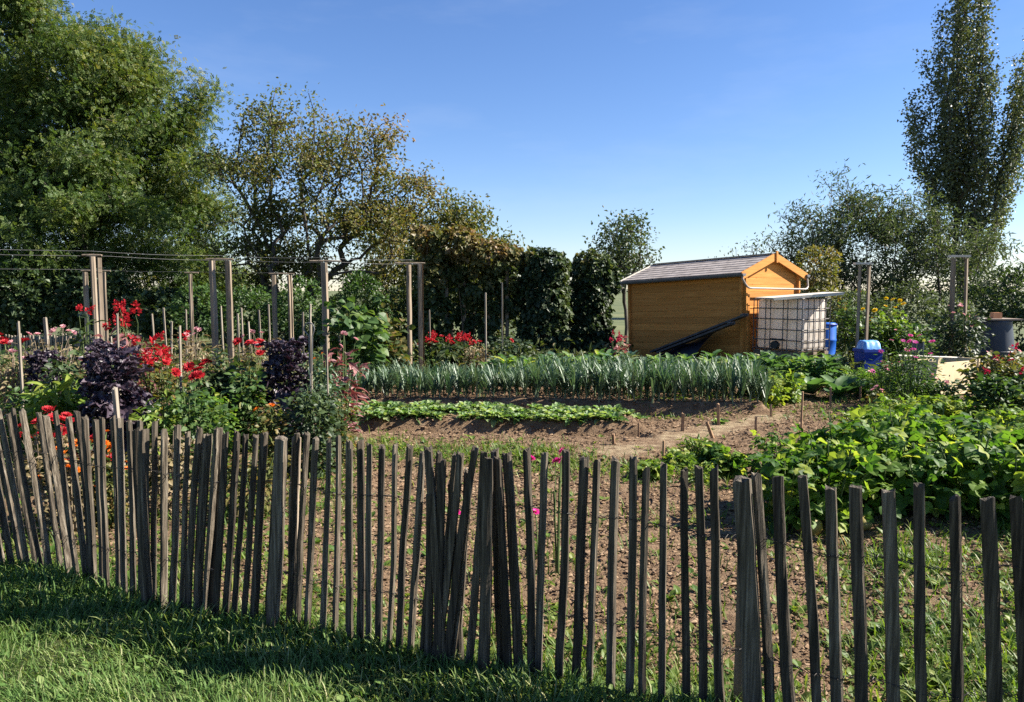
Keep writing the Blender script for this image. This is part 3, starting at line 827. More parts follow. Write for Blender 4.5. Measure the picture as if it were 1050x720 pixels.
# bushy olive trees behind the vine arbour
for i, (px, d, bl, lab, na, skip) in enumerate([
    (462, 22, [(452, 235, 66, 70, 1.1, 0), (478, 225, 50, 60, 1.0, .3), (440, 275, 60, 90, 1.1, 0), (490, 270, 70, 80, 1.0, .3)], 'bushy olive brown tree rising behind the vine arbour', 260, .05),
    (515, 23, [(512, 262, 40, 50, .9, 0), (535, 285, 50, 50, .8, .2), (500, 300, 60, 60, .8, 0)], 'small thin tree between the vine arbour and the clear sky', 90, .2),
    (642, 22, [(640, 248, 58, 62, .9, 0), (655, 262, 44, 46, .8, .3), (628, 275, 50, 40, .7, 0)], 'small sparse dark twigged tree left of the shed roof', 150, .5),
    (408, 24, [(400, 255, 80, 70, 1.1, 0), (395, 300, 90, 70, 1, .2)], 'low bushy tree behind the right half of the open crowned tree', 160, .05)]):
    tree('bushy_tree', lab, T(px, d), blobs_px(d, px, bl), [(0, 0, 0), (.03, 0, .5), (0, .02, 1.0)], na, 40, T_RHOMB, .12, L_OLIVE if i != 2 else L_WILLOW, 41 + i, spread=.2, maxr=.09, droop=.1, skip=skip, jit=.09, upbias=.3,
         tintfn=(lambda p: .1 + 0 * p[:, 0]), step=.25)
# grey green willows right of the shed
for i, (px, d, bl, lab, na, lp) in enumerate([
    (850, 24, [(855, 225, 70, 80, 1.2, 0), (830, 250, 80, 90, 1.2, .4), (875, 245, 70, 100, 1.2, 0), (860, 300, 110, 70, 1.1, .3)], 'round grey green willow right behind the shed gable', 380, 30),
    (915, 24, [(905, 240, 60, 90, 1.1, 0), (925, 265, 80, 110, 1.1, .3), (935, 235, 50, 80, 1.0, 0), (915, 310, 90, 60, 1.0, .3)], 'loose grey green willow between the two right hand post frames', 300, 24),
    (962, 23, [(955, 225, 46, 80, .9, 0), (975, 255, 70, 80, 1.0, .3), (960, 290, 90, 80, 1.0, 0), (1005, 285, 60, 60, .9, .2)], 'yellowing willow in front of the tall poplar', 260, 26),
    (796, 26, [(800, 255, 70, 50, .8, 0), (770, 262, 60, 40, .7, .2), (810, 290, 70, 50, .8, 0)], 'low half bare shrub with fine twigs over the shed ridge', 110, 6)]):
    tree('willow_tree', lab, T(px, d), blobs_px(d, px, bl), [(0, 0, 0), (.03, 0, .35), (0, .02, .7)], na, lp, T_NARROW if i < 3 else T_RHOMB, .165 if i < 3 else .1, L_WILLOW, 61 + i, lobes=na // 7, lobe_r=.36, spread=.2, maxr=.07, forks=4, fork_h=1.1, fork_lean=.4, droop=.1, jit=.08, upbias=.5, step=.3,
         tintfn=(lambda p: (.32 if i == 2 else .05) + 0 * p[:, 0]))
# tall poplar
def poplar():
    rng = np.random.default_rng(71); d = 42; base = 985
    bx = x_at(base, d)
    cols = [  # (px bottom, py bottom, px top, py top, half width px bottom, half width px top, stems)
        (974, 250, 958, -60, 5, 6, 3), (978, 250, 970, -70, 5, 6, 3), (984, 265, 984, -50, 5, 6, 3), (960, 225, 929, 92, 5, 8, 3), (964, 235, 944, 30, 5, 8, 3), (968, 240, 952, 120, 6, 9, 2),
        (990, 268, 998, 10, 4, 4, 2), (1002, 262, 1024, 20, 5, 5, 3), (1008, 255, 1038, 22, 5, 6, 3), (1014, 235, 1050, 66, 4, 6, 2),
        (975, 305, 978, 205, 14, 18, 5), (996, 305, 1012, 190, 12, 12, 4), (984, 240, 990, 120, 12, 14, 3), (1010, 240, 1028, 120, 6, 9, 2)]
    pts = []
    for (x0, y0, x1, y1, w0, w1, ns) in cols:
        for q in range(ns):
            off = rng.uniform(-1, 1); dy0 = rng.normal(0, 1.1); end = rng.uniform(0, .28); st = rng.uniform(0, .3)
            n = int(abs(y0 - y1) * .20 + 6)
            t = st + (1 - end - st) * np.linspace(0, 1, n)
            px = x0 + (x1 - x0) * t + off * (w0 + (w1 - w0) * t) + 2.0 * np.sin(t * 7 + x0 + q) + rng.normal(0, 1.8, n)
            py = y0 + (y1 - y0) * t
            dy = dy0 * (.4 + .6 * t) + rng.normal(0, .25, n)
            for a, b, c in zip(px, py, dy): pts.append((x_at(a, d) - bx, c, z_at(b, d)))
    att = np.array(pts)
    tree('poplar_tree', 'very tall upright poplar rising past the top right of the view', (bx, d, 0), None, [(0, 0, 0), (.05, 0, 1.5), (0, .05, 2.8), (0, 0, 3.8)], 0, 21, T_WIDE, .15, L_POPLAR, 72, spread=.2, maxr=.4, droop=.2, att=att, upbias=1.4, step=.5, jit=.03, tip=.012, down_pen=2.0,
         tintfn=lambda p: .12 + .03 * p[:, 0])
poplar()

# leafy masses without a visible trunk: hedge bushes, vines
def bush(name, label, loc, blobs, n, tmpl, size, mat, seed, cat='bush', group=None, hollow=.6, noise=.3, droop=.2, stems=7, extra=None, tintfn=None, foliage='foliage', twigs=40):
    rng = np.random.default_rng(seed)
    root = thing(name, loc, label, cat, group)
    ac = Acc()
    B = np.array(blobs, float)
    for i in range(stems):
        b = B[i % len(B)]
        e = b[:3] + rng.normal(0, .3, 3) * b[3:]
        p0 = np.array([e[0] * .3 + rng.normal(0, .04), e[1] * .3 + rng.normal(0, .04), -.03])
        ac.tube([p0, p0 * .6 + e * .4 + rng.normal(0, .03, 3), e], [.012, .009, .004], 5)
    tw = blob_points(rng, blobs, twigs, .75, noise)
    for q in tw:
        if q[2] < .1: continue
        b = B[np.argmin(np.linalg.norm(B[:, :3] - q, axis=1))]
        ac.tube([q * .5 + b[:3] * .5, q + norm(q - b[:3]) * .08 * b[3]], [.006, .002], 3, cap=False)
    part('stem', ac, TWIG, root)
    pos = blob_points(rng, blobs, n, hollow, noise)
    # clumps: pull leaves towards clump centres so gaps open between them
    k = max(8, n // 60); cc = pos[rng.integers(0, n, k)]
    own = rng.integers(0, k, n)
    near = np.linalg.norm(pos - cc[own], axis=1)
    if extra is not None: pos = np.concatenate([pos, extra]); own = rng.integers(0, k, len(pos)); 
    # nearest clump (blocked to bound memory)
    own = np.concatenate([np.argmin(((pos[i:i + 2000, None] - cc[None]) ** 2).sum(-1), 1) for i in range(0, len(pos), 2000)])
    pos = pos + (cc[own] - pos) * rng.uniform(.1, .45, (len(pos), 1))
    pos[:, 2] = np.maximum(pos[:, 2], .02)
    m = len(pos)
    b = B[np.argmin(((pos[:, None] - B[None, :, :3]) ** 2 / B[None, :, 3:] ** 2).sum(-1), 1)]
    out = norm((pos - b[:, :3]) / b[:, 3:])
    axis = norm(out * .7 + rng.normal(0, .55, (m, 3))) + np.array([0, 0, -droop])
    nr = out * .8 + rng.normal(0, .6, (m, 3)) + np.array([0, 0, .8])
    tint = rng.random(k)[own] * .55 + rng.random(m) * .45
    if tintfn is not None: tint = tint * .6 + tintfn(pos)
    al = Acc()
    scatter(al, tmpl, pos, axis, nr, size * rng.uniform(.6, 1.3, m), np.clip(tint, 0, 1))
    part(foliage, al, mat, root)
    return root

bush('hedge', 'dark evergreen hedge low at the right edge of the view', T(1035, 20), blobs_px(20, 1035, [(1030, 305, 80, 70, .9, 0), (1070, 300, 90, 80, .9, 0), (1008, 318, 60, 60, .8, 0), (1110, 300, 80, 80, .9, .3), (1035, 340, 100, 60, .8, 0)]), 9000, T_RHOMB, .11, L_DARK, 81, 'hedge')
bush('scrub', 'tangled green scrub under the willows behind the right hand garden', T(915, 19), blobs_px(19, 915, [(880, 330, 70, 70, .7, 0), (930, 325, 80, 80, .7, 0), (975, 335, 70, 60, .7, 0), (850, 335, 50, 60, .6, .2)]), 5200, T_RHOMB, .1, L_WILLOW, 83, 'bush', tintfn=lambda p: .2 + 0 * p[:, 0])
bush('scrub', 'brown leaved shrub between the shed gable and the willow', T(838, 20), blobs_px(20, 838, [(838, 275, 50, 50, .7, 0), (845, 310, 50, 60, .7, 0)]), 2600, T_RHOMB, .11, L_OLIVE, 84, 'bush', tintfn=lambda p: .3 + 0 * p[:, 0])
bush('scrub', 'dark green scrub under the open crowned tree', T(330, 19), blobs_px(19, 330, [(300, 335, 90, 60, .7, 0), (360, 330, 80, 70, .7, .2), (250, 330, 80, 60, .7, .3), (410, 335, 70, 80, .7, .2)]), 13000, T_RHOMB, .12, L_DARK, 85, 'bush', tintfn=lambda p: .35 + 0 * p[:, 0])
bush('scrub', 'deep green scrub in shade under the big dense tree', T(60, 20), blobs_px(20, 60, [(10, 308, 120, 80, .8, 0), (90, 308, 110, 70, .8, .2), (170, 322, 90, 50, .8, .3), (-60, 315, 100, 70, .8, .3)]), 16000, T_WIDE, .14, L_DARK, 86, 'bush')

# vine arbour and two vine clad columns
def vine(name, label, px, d, bl, n, mat, seed, posts, tf):
    root = bush(name, label, T(px, d), blobs_px(d, px, bl), n, T_WIDE, .115, mat, seed, 'climbing plant', hollow=.55, noise=.32, droop=.7, stems=9, tintfn=tf, twigs=90)
    for (ppx, top, lean) in posts:
        x = x_at(ppx, d) - x_at(px, d)
        a = Acc(); a.tube([(x, .02, -.2), (x + lean, .02, z_at(top, d))], [.045, .04], 7)
        part('post', a, POST, root)
    return root
vine('vine_arbour', 'brown and green grape vine hanging over an arbour of posts', 478, 17, [(440, 245, 40, 30, .5, 0), (470, 248, 50, 34, .6, 0), (505, 262, 60, 36, .6, 0), (535, 262, 34, 24, .4, 0), (442, 285, 34, 70, .5, -.1), (448, 325, 36, 60, .4, -.1), (490, 290, 46, 50, .5, .1), (500, 325, 26, 70, .35, 0), (478, 320, 22, 60, .35, .2), (525, 300, 30, 60, .4, .2), (462, 275, 50, 40, .5, .2), (430, 330, 26, 70, .4, .1)], 13000, L_VINE, 91, [(457, 255, .02), (476, 255, -.02), (500, 258, .03), (520, 262, 0)], lambda p: np.clip(.08 + .3 * (p[:, 2] - 1.4), 0, .44))
vine('vine_column', 'dark leafy vine column with sunlit right edge tinted in, left of its twin', 560, 17, [(560, 275, 56, 44, .55, 0), (556, 305, 58, 70, .55, 0), (556, 345, 54, 70, .5, 0), (574, 330, 22, 90, .3, -.1), (560, 370, 50, 50, .5, 0)], 11500, L_IVY, 93, [(560, 265, 0)], lambda p: np.clip(.1 + 1.1 * (p[:, 0] - .12), 0, .4))  # sunlight on the right edge is put into the leaf tint
vine('vine_column', 'dark leafy vine column with brown top standing nearest the shed', 608, 17.6, [(608, 278, 50, 44, .5, 0), (604, 310, 50, 70, .5, 0), (606, 350, 54, 80, .5, 0), (625, 285, 24, 40, .3, 0)], 11000, L_IVY, 94, [(606, 265, 0)], lambda p: np.clip(.1 + .5 * (p[:, 2] - 1.7), 0, .45))

bush('scrub', 'green brown thicket behind the vine arbour', T(470, 18.6), blobs_px(18.6, 470, [(440, 285, 60, 80, .6, 0), (485, 290, 60, 80, .6, .2), (520, 305, 50, 70, .5, 0), (450, 335, 70, 70, .6, 0), (505, 340, 60, 60, .6, 0), (580, 340, 60, 70, .5, .6)]), 9000, T_WIDE, .1, L_VINE, 87, 'bush', tintfn=lambda p: .12 + 0 * p[:, 0])
bush('scrub', 'mid green shrubs behind the rear trellis posts', T(240, 17.5), blobs_px(17.5, 240, [(205, 318, 60, 60, .6, 0), (255, 322, 70, 60, .6, .2), (310, 318, 60, 70, .6, 0), (370, 315, 60, 80, .6, .3)]), 7000, T_RHOMB, .1, L_GREEN, 88, 'bush', tintfn=lambda p: .15 + 0 * p[:, 0])

# ------------------------------------------------------------------ garden shed
def wood_boards(name, axis):
    st = {'x': (.35, 6, 6), 'y': (6, .35, 6)}[axis]
    m, nt, out = mat_base(name)
    tc = N(nt, 'ShaderNodeTexCoord'); mp = N(nt, 'ShaderNodeMapping'); mp.inputs['Scale'].default_value = st
    nt.links.new(tc.outputs['Object'], mp.inputs[0])
    at = N(nt, 'ShaderNodeAttribute', attribute_name='tint')
    sc = N(nt, 'ShaderNodeMath', operation='MULTIPLY'); sc.inputs[1].default_value = 9; nt.links.new(at.outputs['Fac'], sc.inputs[0])
    nz = N(nt, 'ShaderNodeTexNoise', noise_dimensions='4D', Scale=6, Detail=6, Roughness=.6)
    nt.links.new(mp.outputs[0], nz.inputs['Vector']); nt.links.new(sc.outputs[0], nz.inputs['W'])
    c = ramp(nt, nz.outputs['Fac'], [(.2, (.34, .13, .026)), (.5, (.45, .19, .045)), (.8, (.56, .255, .072))])
    # knots
    vo = N(nt, 'ShaderNodeTexVoronoi', Scale=3.2); mp2 = N(nt, 'ShaderNodeMapping'); mp2.inputs['Scale'].default_value = {'x': (1, 2, 2.6), 'y': (2, 1, 2.6)}[axis]
    nt.links.new(tc.outputs['Object'], mp2.inputs[0]); nt.links.new(mp2.outputs[0], vo.inputs['Vector'])
    kr = ramp(nt, vo.outputs['Distance'], [(.0, (.25, .09, .03)), (.045, (.4, .2, .08)), (.075, (1, 1, 1))])
    mx = N(nt, 'ShaderNodeMix', data_type='RGBA', blend_type='MULTIPLY'); mx.inputs[0].default_value = .85
    nt.links.new(c, mx.inputs[6]); nt.links.new(kr, mx.inputs[7])
    hv = N(nt, 'ShaderNodeHueSaturation'); mr = N(nt, 'ShaderNodeMapRange'); mr.inputs[3].default_value = .8; mr.inputs[4].default_value = 1.12
    nt.links.new(at.outputs['Fac'], mr.inputs[0]); nt.links.new(mr.outputs[0], hv.inputs['Value']); nt.links.new(mx.outputs[2], hv.inputs['Color'])
    p = N(nt, 'ShaderNodeBsdfPrincipled', Roughness=.75); p.inputs['Specular IOR Level'].default_value = .15; nt.links.new(hv.outputs[0], p.inputs['Base Color'])
    b = N(nt, 'ShaderNodeBump', Strength=.25, Distance=.01); nt.links.new(nz.outputs['Fac'], b.inputs['Height']); nt.links.new(b.outputs[0], p.inputs['Normal'])
    nt.links.new(p.outputs[0], out.inputs[0])
    return m
WOODX = wood_boards('honey_pine_across', 'x'); WOODY = wood_boards('honey_pine_along', 'y')
FELT = solid_mat('roof_felt', [(.2, .175, .16), (.29, .258, .24), (.37, .33, .31)], 5, 1.0, .3, (1, 1, 1), detail=9, spec=.04)
TRIM = solid_mat('pale_trim', [(.45, .40, .33), (.6, .55, .47)], 8, .6, .1)
GUTTER = solid_mat('grey_gutter', [(.085, .085, .09), (.12, .12, .125)], 5, .4, 0)
PIPE = solid_mat('grey_pipe', [(.2, .165, .14), (.29, .25, .22)], 5, .4, 0)
ROT = math.atan2(.6, .8)
SO = (x_at(765, 13.9), 13.9, 0.0)
shed = thing('garden_shed', SO, 'honey coloured wooden garden shed with grey shingled gable roof', 'shed', rz=ROT)
shed.rotation_euler[0] = math.radians(-2.3)
WX, LY, HW, BH = 1.72, 2.87, 1.90, .132
rs = random.Random(8)
def board_y(a, x, y0, y1, z0, h, t, m=0):   # board running along local y, V-grooved
    g = .004
    P = [(-t / 2, g), (-t / 2 + .0, h - g), (-t / 2 + .005, h), (t / 2, h), (t / 2, 0), (-t / 2 + .005, 0)]
    V = [(x + p[0], y0, z0 + p[1]) for p in P] + [(x + p[0], y1, z0 + p[1]) for p in P]
    n = len(P); F = [(i, (i + 1) % n, n + (i + 1) % n, n + i) for i in range(n)] + [tuple(range(n))[::-1], tuple(range(n, 2 * n))]
    a.add(V, F, rs.random(), m)
def board_x(a, y, x0, x1, z0, h, t, top=None, m=0):
    g = .004
    P = [(-t / 2, g), (-t / 2, h - g), (-t / 2 + .005, h), (t / 2, h), (t / 2, 0), (-t / 2 + .005, 0)]
    def xe(z, side):
        if top is None: return x1 if side else x0
        hw = max(.01, (top - z) / .36 * .98)
        return min(x1, .86 + hw) if side else max(x0, .86 - hw)
    V = [(xe(z0 + p[1], 0), y + p[0], z0 + p[1]) for p in P] + [(xe(z0 + p[1], 1), y + p[0], z0 + p[1]) for p in P]
    n = len(P); F = [(i, (i + 1) % n, n + (i + 1) % n, n + i) for i in range(n)] + [tuple(range(n))[::-1], tuple(range(n, 2 * n))]
    a.add(V, F, rs.random(), m)
nb = int(HW / BH)
for x in (0.0, WX):
    a = Acc()
    for i in range(nb): board_y(a, x, -.085, LY + .085, .04 + i * BH, BH, .045)
    part('side_wall', a, WOODY, shed)
for y in (0.0, LY):
    a = Acc()
    for i in range(nb + 4):
        z0 = .04 - BH / 2 + i * BH
        if z0 < 0: continue
        if z0 + BH < HW + .02: board_x(a, y, -.085, WX + .085, z0, BH, .043)
        elif z0 < 2.16: board_x(a, y, .0, WX, z0, BH, .043, top=2.21)
    part('gable_wall', a, WOODX, shed)
# roof: two slopes of felt shingles
slope = math.atan2(.36, 1.0)
a = Acc()
for sgn in (-1, 1):
    nrow = 7
    for r_ in range(nrow):
        s0 = 1.08 * r_ / nrow; s1 = 1.08 * (r_ + 1.25) / nrow
        def pt(s, off): return (.86 + sgn * s * math.cos(slope) + sgn * off * math.sin(slope), 2.275 - s * math.sin(slope) + off * math.cos(slope))
        y = -.10 - (.06 if r_ % 2 else 0)
        while y < LY + .08:
            y1 = min(y + .32 + rs.uniform(-.006, .006), LY + .09); y0 = max(y, -.10)
            if y1 - y0 > .03:
                xa, za = pt(s0, .004); xb, zb = pt(min(s1, 1.1), .014); xc, zc = pt(min(s1, 1.1), .004)
                a.add([(xa, y0, za), (xa, y1 - .006, za), (xb, y1 - .006, zb), (xb, y0, zb), (xc, y0, zc), (xc, y1 - .006, zc)], [(0, 1, 2, 3), (3, 2, 5, 4)], rs.random())
            y = y + .32
    # deck under the felt
    c = (.86 + sgn * .54 * math.cos(slope), LY / 2, 2.275 - .54 * math.sin(slope) - .012)
    cs, sn = math.cos(slope), math.sin(slope)
    R = [[cs, 0, sn * sgn], [0, 1, 0], [-sn * sgn, 0, cs]]
    a.box(c, (1.09, LY + .18, .026), R)
a.box((.86, LY / 2, 2.292), (.16, LY + .18, .012))
roof = part('roof', a, FELT, shed)
for yy, nm in ((-.118, WOODX), (LY + .108, TRIM)):
    for sgn in (-1, 1):
        a = Acc()
        c = (.86 + sgn * .555 * math.cos(slope), yy, 2.275 - .555 * math.sin(slope) - .045)
        R = [[math.cos(slope), 0, math.sin(slope) * sgn], [0, 1, 0], [-math.sin(slope) * sgn, 0, math.cos(slope)]]
        a.box(c, (1.13, .028, .135), R, .55)
        part('barge_board', a, nm, roof)
a = Acc(); a.box((.86, -.147, 2.22), (.05, .026, .22), tint=.3); part('finial', a, WOODX, roof)
for x in (-.19, WX + .19):
    a = Acc(); pts = []
    t = np.linspace(PI, 2 * PI, 9)
    prof = [(.055 * math.cos(q), .055 * math.sin(q)) for q in t]
    V = [(x + p[0], -.17, 1.89 + p[1]) for p in prof] + [(x + p[0], LY + .1, 1.875 + p[1]) for p in prof]
    a.add(V, [(i, i + 1, 10 + i, 9 + i) for i in range(8)])
    V2 = [(x + p[0] * .93, -.17, 1.892 + p[1] * .93) for p in prof] + [(x + p[0] * .93, LY + .1, 1.877 + p[1] * .93) for p in prof]
    a.add(V2, [(9 + i, 10 + i, i + 1, i) for i in range(8)])
    a.add([(x + p[0], -.17, 1.89 + p[1]) for p in prof], [tuple(range(9))])
    for k in range(5): a.box((x + .03, -.05 + k * .72, 1.897), (.08, .025, .012))
    part('gutter', a, GUTTER, roof)
a = Acc()
a.tube([(-.19, -.12, 1.85), (-.19, -.13, 1.79), (-.14, -.15, 1.70), (-.10, -.17, 1.645), (-.06, -.175, 1.628), (.0, -.175, 1.622), (.9, -.175, 1.61), (1.76, -.175, 1.60), (1.82, -.175, 1.612), (1.87, -.17, 1.65), (1.905, -.14, 1.78), (1.91, -.12, 1.86)], .019, 10)
part('downpipe', a, PIPE, shed)
a = Acc(); a.box((.04, -.052, .86), (.13, .03, 1.62), tint=.1); part('corner_board', a, WOODX, shed, label='reddish upright board beside the shed corner')

def sloc(x, y, z): # shed-local to world
    c, s = math.cos(ROT), math.sin(ROT)
    return np.array([SO[0] + x * c - y * s, SO[1] + x * s + y * c, z])

# dark planks leaning along the shed side and a black sheet below them
DARKW = solid_mat('dark_board', [(.025, .025, .028), (.05, .05, .052), (.085, .08, .08)], 12, .6, .3, (1, 1, .2))
BLACK = solid_mat('black_sheet', [(.006, .007, .012), (.013, .015, .022)], 6, .45, .5)
for j, (p0, p1, lab) in enumerate([((-.22, -.16, 1.13), (-.36, 1.95, .33), 'upper dark plank leaning along the side of the shed'), ((-.40, -.02, .98), (-.62, 1.55, .36), 'lower dark plank leaning along the side of the shed')]):
    A_, B_ = sloc(*p0), sloc(*p1)
    d = B_ - A_; L = np.linalg.norm(d); d /= L
    side = norm(np.cross(d, [0, 0, 1.0])); upv = np.cross(side, d)
    t = thing('plank', tuple((A_ + B_) / 2), lab, 'plank')
    a = Acc(); a.box((0, 0, 0), (.20, L, .035), np.stack([side, d, upv], 1)); part('board', a, DARKW, t)
    a = Acc(); a.box(tuple(d * (-L * .5 + .02) + upv * .026), (.21, .05, .016), np.stack([side, d, upv], 1)); part('end_batten', a, GUTTER, t)
a = Acc(); a.smooth = True
nx, ny = 14, 26
V = []
for j in range(ny + 1):
    t = j / ny; y = .55 + t * 1.75
    for i in range(nx + 1):
        u = i / nx
        h = (.78 - .62 * t) * (1 - u ** 2.2) * (1 if t < .98 else .5)
        w = .04 * math.sin(9 * t + 5 * u) * u
        q = sloc(-.12 - u * .72 + w * .4, y + .05 * math.sin(7 * u + 3), max(.02, h + .02 * math.sin(13 * t + 8 * u)))
        V.append(q)
o0 = V[0].copy(); o0[2] = 0
a.add(np.array(V) - o0, [(j * (nx + 1) + i, j * (nx + 1) + i + 1, (j + 1) * (nx + 1) + i + 1, (j + 1) * (nx + 1) + i) for j in range(ny) for i in range(nx)])
tag(part('dark_sheet', a, BLACK, loc=o0), 'near-black sheet sloping against the side of the shed under the planks', 'tarpaulin')

# ------------------------------------------------------------------ water tank in its cage
TANKM = None
def tank_mat():
    m, nt, out = mat_base('milky_plastic')
    tc = N(nt, 'ShaderNodeTexCoord'); nz = N(nt, 'ShaderNodeTexNoise', Scale=3.2, Detail=7, Roughness=.68); nt.links.new(tc.outputs['Object'], nz.inputs['Vector'])
    c = ramp(nt, nz.outputs['Fac'], [(.26, (.42, .36, .29)), (.42, (.66, .6, .53)), (.7, (.78, .73, .67))])
    p = N(nt, 'ShaderNodeBsdfPrincipled', Roughness=.4); nt.links.new(c, p.inputs['Base Color'])
    tr = N(nt, 'ShaderNodeBsdfTranslucent'); nt.links.new(c, tr.inputs[0])
    s = N(nt, 'ShaderNodeMixShader', Fac=.45); nt.links.new(p.outputs[0], s.inputs[1]); nt.links.new(tr.outputs[0], s.inputs[2])
    nt.links.new(s.outputs[0], out.inputs[0]); return m
TANKM = tank_mat()
CAGE = solid_mat('cage_tube', [(.06, .056, .054), (.12, .112, .108)], 10, .55, 0)
IC = (x_at(823, 13.1), 13.1, 0.0)
tank = thing('water_tank', IC, 'dirty white cube water tank in a metal cage in front of the shed gable', 'water tank', rz=ROT)
ta, tb, z0, z1 = .97, .90, .50, 1.44     # along y (left face), along x (right face)
me = bpy.data.meshes.new('bottle'); 
import bmesh
bm = bmesh.new(); bmesh.ops.create_cube(bm, size=1)
for v in bm.verts: v.co = Vector((v.co.x * (tb - .06), v.co.y * (ta - .06), v.co.z * (z1 - z0 - .02)))
bmesh.ops.bevel(bm, geom=list(bm.edges), offset=.07, segments=4, affect='EDGES', profile=.5)
bm.to_mesh(me); bm.free(); me.materials.append(TANKM)
for p in me.polygons: p.use_smooth = True
bottle = part('bottle', me, None, tank, (tb / 2, ta / 2, (z0 + z1) / 2))
a = Acc()
zs = [z0 + .03, z0 + .19, z0 + .38, z0 + .57, z0 + .76, z1 - .0]
for z in zs:
    a.tube([(0, 0, z), (tb, 0, z), (tb, ta, z), (0, ta, z), (0, 0, z)], .0105, 6)
for i in range(6):
    x = tb * i / 5
    for y in (-.012, ta + .012): a.tube([(x, y, z0 - .02), (x, y, z1)], .0095, 6)
for yy in (.08, .27, .36, .62, .72, .9):
    for x in (-.012, tb + .012): a.tube([(x, yy, z0 - .02), (x, yy, z1)], .0095, 6)
part('cage', a, CAGE, tank)
a = Acc()
for x in (.08, tb / 2, tb - .08): a.box((x, ta / 2, .43), (.12, ta + .02, .1))
for k in range(5): a.box((tb / 2, .08 + k * (ta - .16) / 4, z0 - .009), (tb + .02, .1, .018))
part('pallet', a, POST, tank)
BLOCK = solid_mat('concrete_block', [(.25, .24, .22), (.38, .36, .33)], 10, .9, .4)
for x in (.1, tb - .1):
    a = Acc()
    for k in range(2): a.box((x, .2 + k * (ta - .4), .185), (.2, .36, .375))
    part('plinth', a, BLOCK, tank)
a = Acc(); a.lathe([(.001, .08), (.07, .08), (.075, .05), (.075, 0), (.001, 0)], 16); 
VALVE = solid_mat('black_valve', [(.012, .012, .012), (.03, .03, .03)], 8, .5, 0)
o = part('valve', a, VALVE, bottle, (-.02 - tb / 2, .48 - ta / 2, z0 + .1 - (z0 + z1) / 2)); o.rotation_euler = (0, -PI / 2, 0)
a = Acc(); a.box((-.024, .46, z0 + .2), (.012, .3, .035)); part('valve_plate', a, VALVE, bottle, (-tb / 2, -ta / 2, -(z0 + z1) / 2))
bd = thing('board', tuple(np.array(IC) + np.array([.10, .42, z1 + .035])), 'pale board lying on top of the caged water tank', 'board', rz=ROT - .55)
a = Acc()
th = .035
R = Matrix.Rotation(-.075, 3, 'Y')
a.box((0, 0, .02), (1.32, .75, .022), np.array(R)); part('sheet', a, TRIM, bd)
a = Acc(); a.box((0, -.36, -.004), (1.28, .035, .024), np.array(R)); part('batten', a, TRIM, bd)

# ------------------------------------------------------------------ post frames and wires on the left
frames = []
def post_frame(posts, d, top, label, cross, name='bean_trellis', w=.05, group=None, plank=False, dys=(0, 0), lean=(0, 0)):
    cx_ = sum(posts) / len(posts)
    x0 = x_at(cx_, d); root = thing(name, (x0, d, 0), label, 'trellis')
    z = z_at(top, d)
    for k, px in enumerate(posts):
        dx = x_at(px, d) - x0
        cleft('post', (dx + lean[k % 2], dys[k % 2], -.25), (dx, dys[k % 2], z - .02), w * 2, w * 2, int(px * 13) + 7, mats=POST, parent=root, n=9, cut=.004, round_=True)
    a, b = cross
    xa, xb = x_at(a, d) - x0, x_at(b, d) - x0
    ac = Acc()
    if plank: ac.box(((xa + xb) / 2, 0, z + .012), (xb - xa, .10, .036))
    else: ac.tube([(xa, 0, z + .005), ((xa + xb) / 2, 0, z + .008), (xb, 0, z + .002)], .013, 7)
    part('crossbar', ac, POST if not plank else TRIM, root)
    return (x0, d, z)
fr = []
fr.append(post_frame([91, 100.5], 10.5, 262, 'thick weathered pair of trellis posts close together behind the purple kale', (86, 106), w=.036, dys=(.3, -.1)))
fr.append(post_frame([218, 235], 11.75, 266, 'pair of brown trellis posts standing behind the sunlit garden bushes', (212, 240), w=.05))
fr.append(post_frame([333], 12.2, 268, 'single thick trellis post with crossbar beside the large leaved bean bush', (318, 350), w=.06))
fr.append(post_frame([417, 432], 13.3, 270, 'pair of slim trellis posts at the left end of the leek bed', (405, 436), w=.05, dys=(.25, -.1)))
br = []
br.append(post_frame([88, 108], 14.5, 278, 'trellis post frame half hidden behind the thick close pair', (84, 114), w=.05))
br.append(post_frame([196], 14.6, 280, 'lone thinner post of the rear trellis row, left of the sunlit pair', (190, 204), w=.055))
br.append(post_frame([281, 297], 14.8, 281, 'pair of thin posts in the rear trellis row above the second purple kale', (276, 302), w=.055))
def wires(fl, label, offs, ext):
    for k, off in enumerate(offs):
        pts = [(fl[0][0] - ext, fl[0][1] - ext * .9, fl[0][2] + .02)] + [(x, y, z + .03) for x, y, z in fl]
        P = []
        for i in range(len(pts) - 1):
            p, q = np.array(pts[i]), np.array(pts[i + 1])
            for t in np.linspace(0, 1, 10)[: None if i == len(pts) - 2 else -1]:
                P.append(p + (q - p) * t + np.array([off[0], off[1], off[2] - .02 * math.sin(PI * t)]))
        o_ = P[0].copy(); a = Acc(); a.tube(np.array(P) - o_, .0024, 5)
        tag(part('trellis_wire', a, WIRE, loc=o_), label[k], 'wire')
wires(fr, ['upper wire strung along the front trellis posts', 'second wire strung just behind the upper one along the front trellis posts'], [(0, 0, .03), (.12, .25, -.03)], 3.2)
wires(br, ['lower wire strung along the rear row of thinner trellis posts'], [(0, 0, 0)], 4.0)

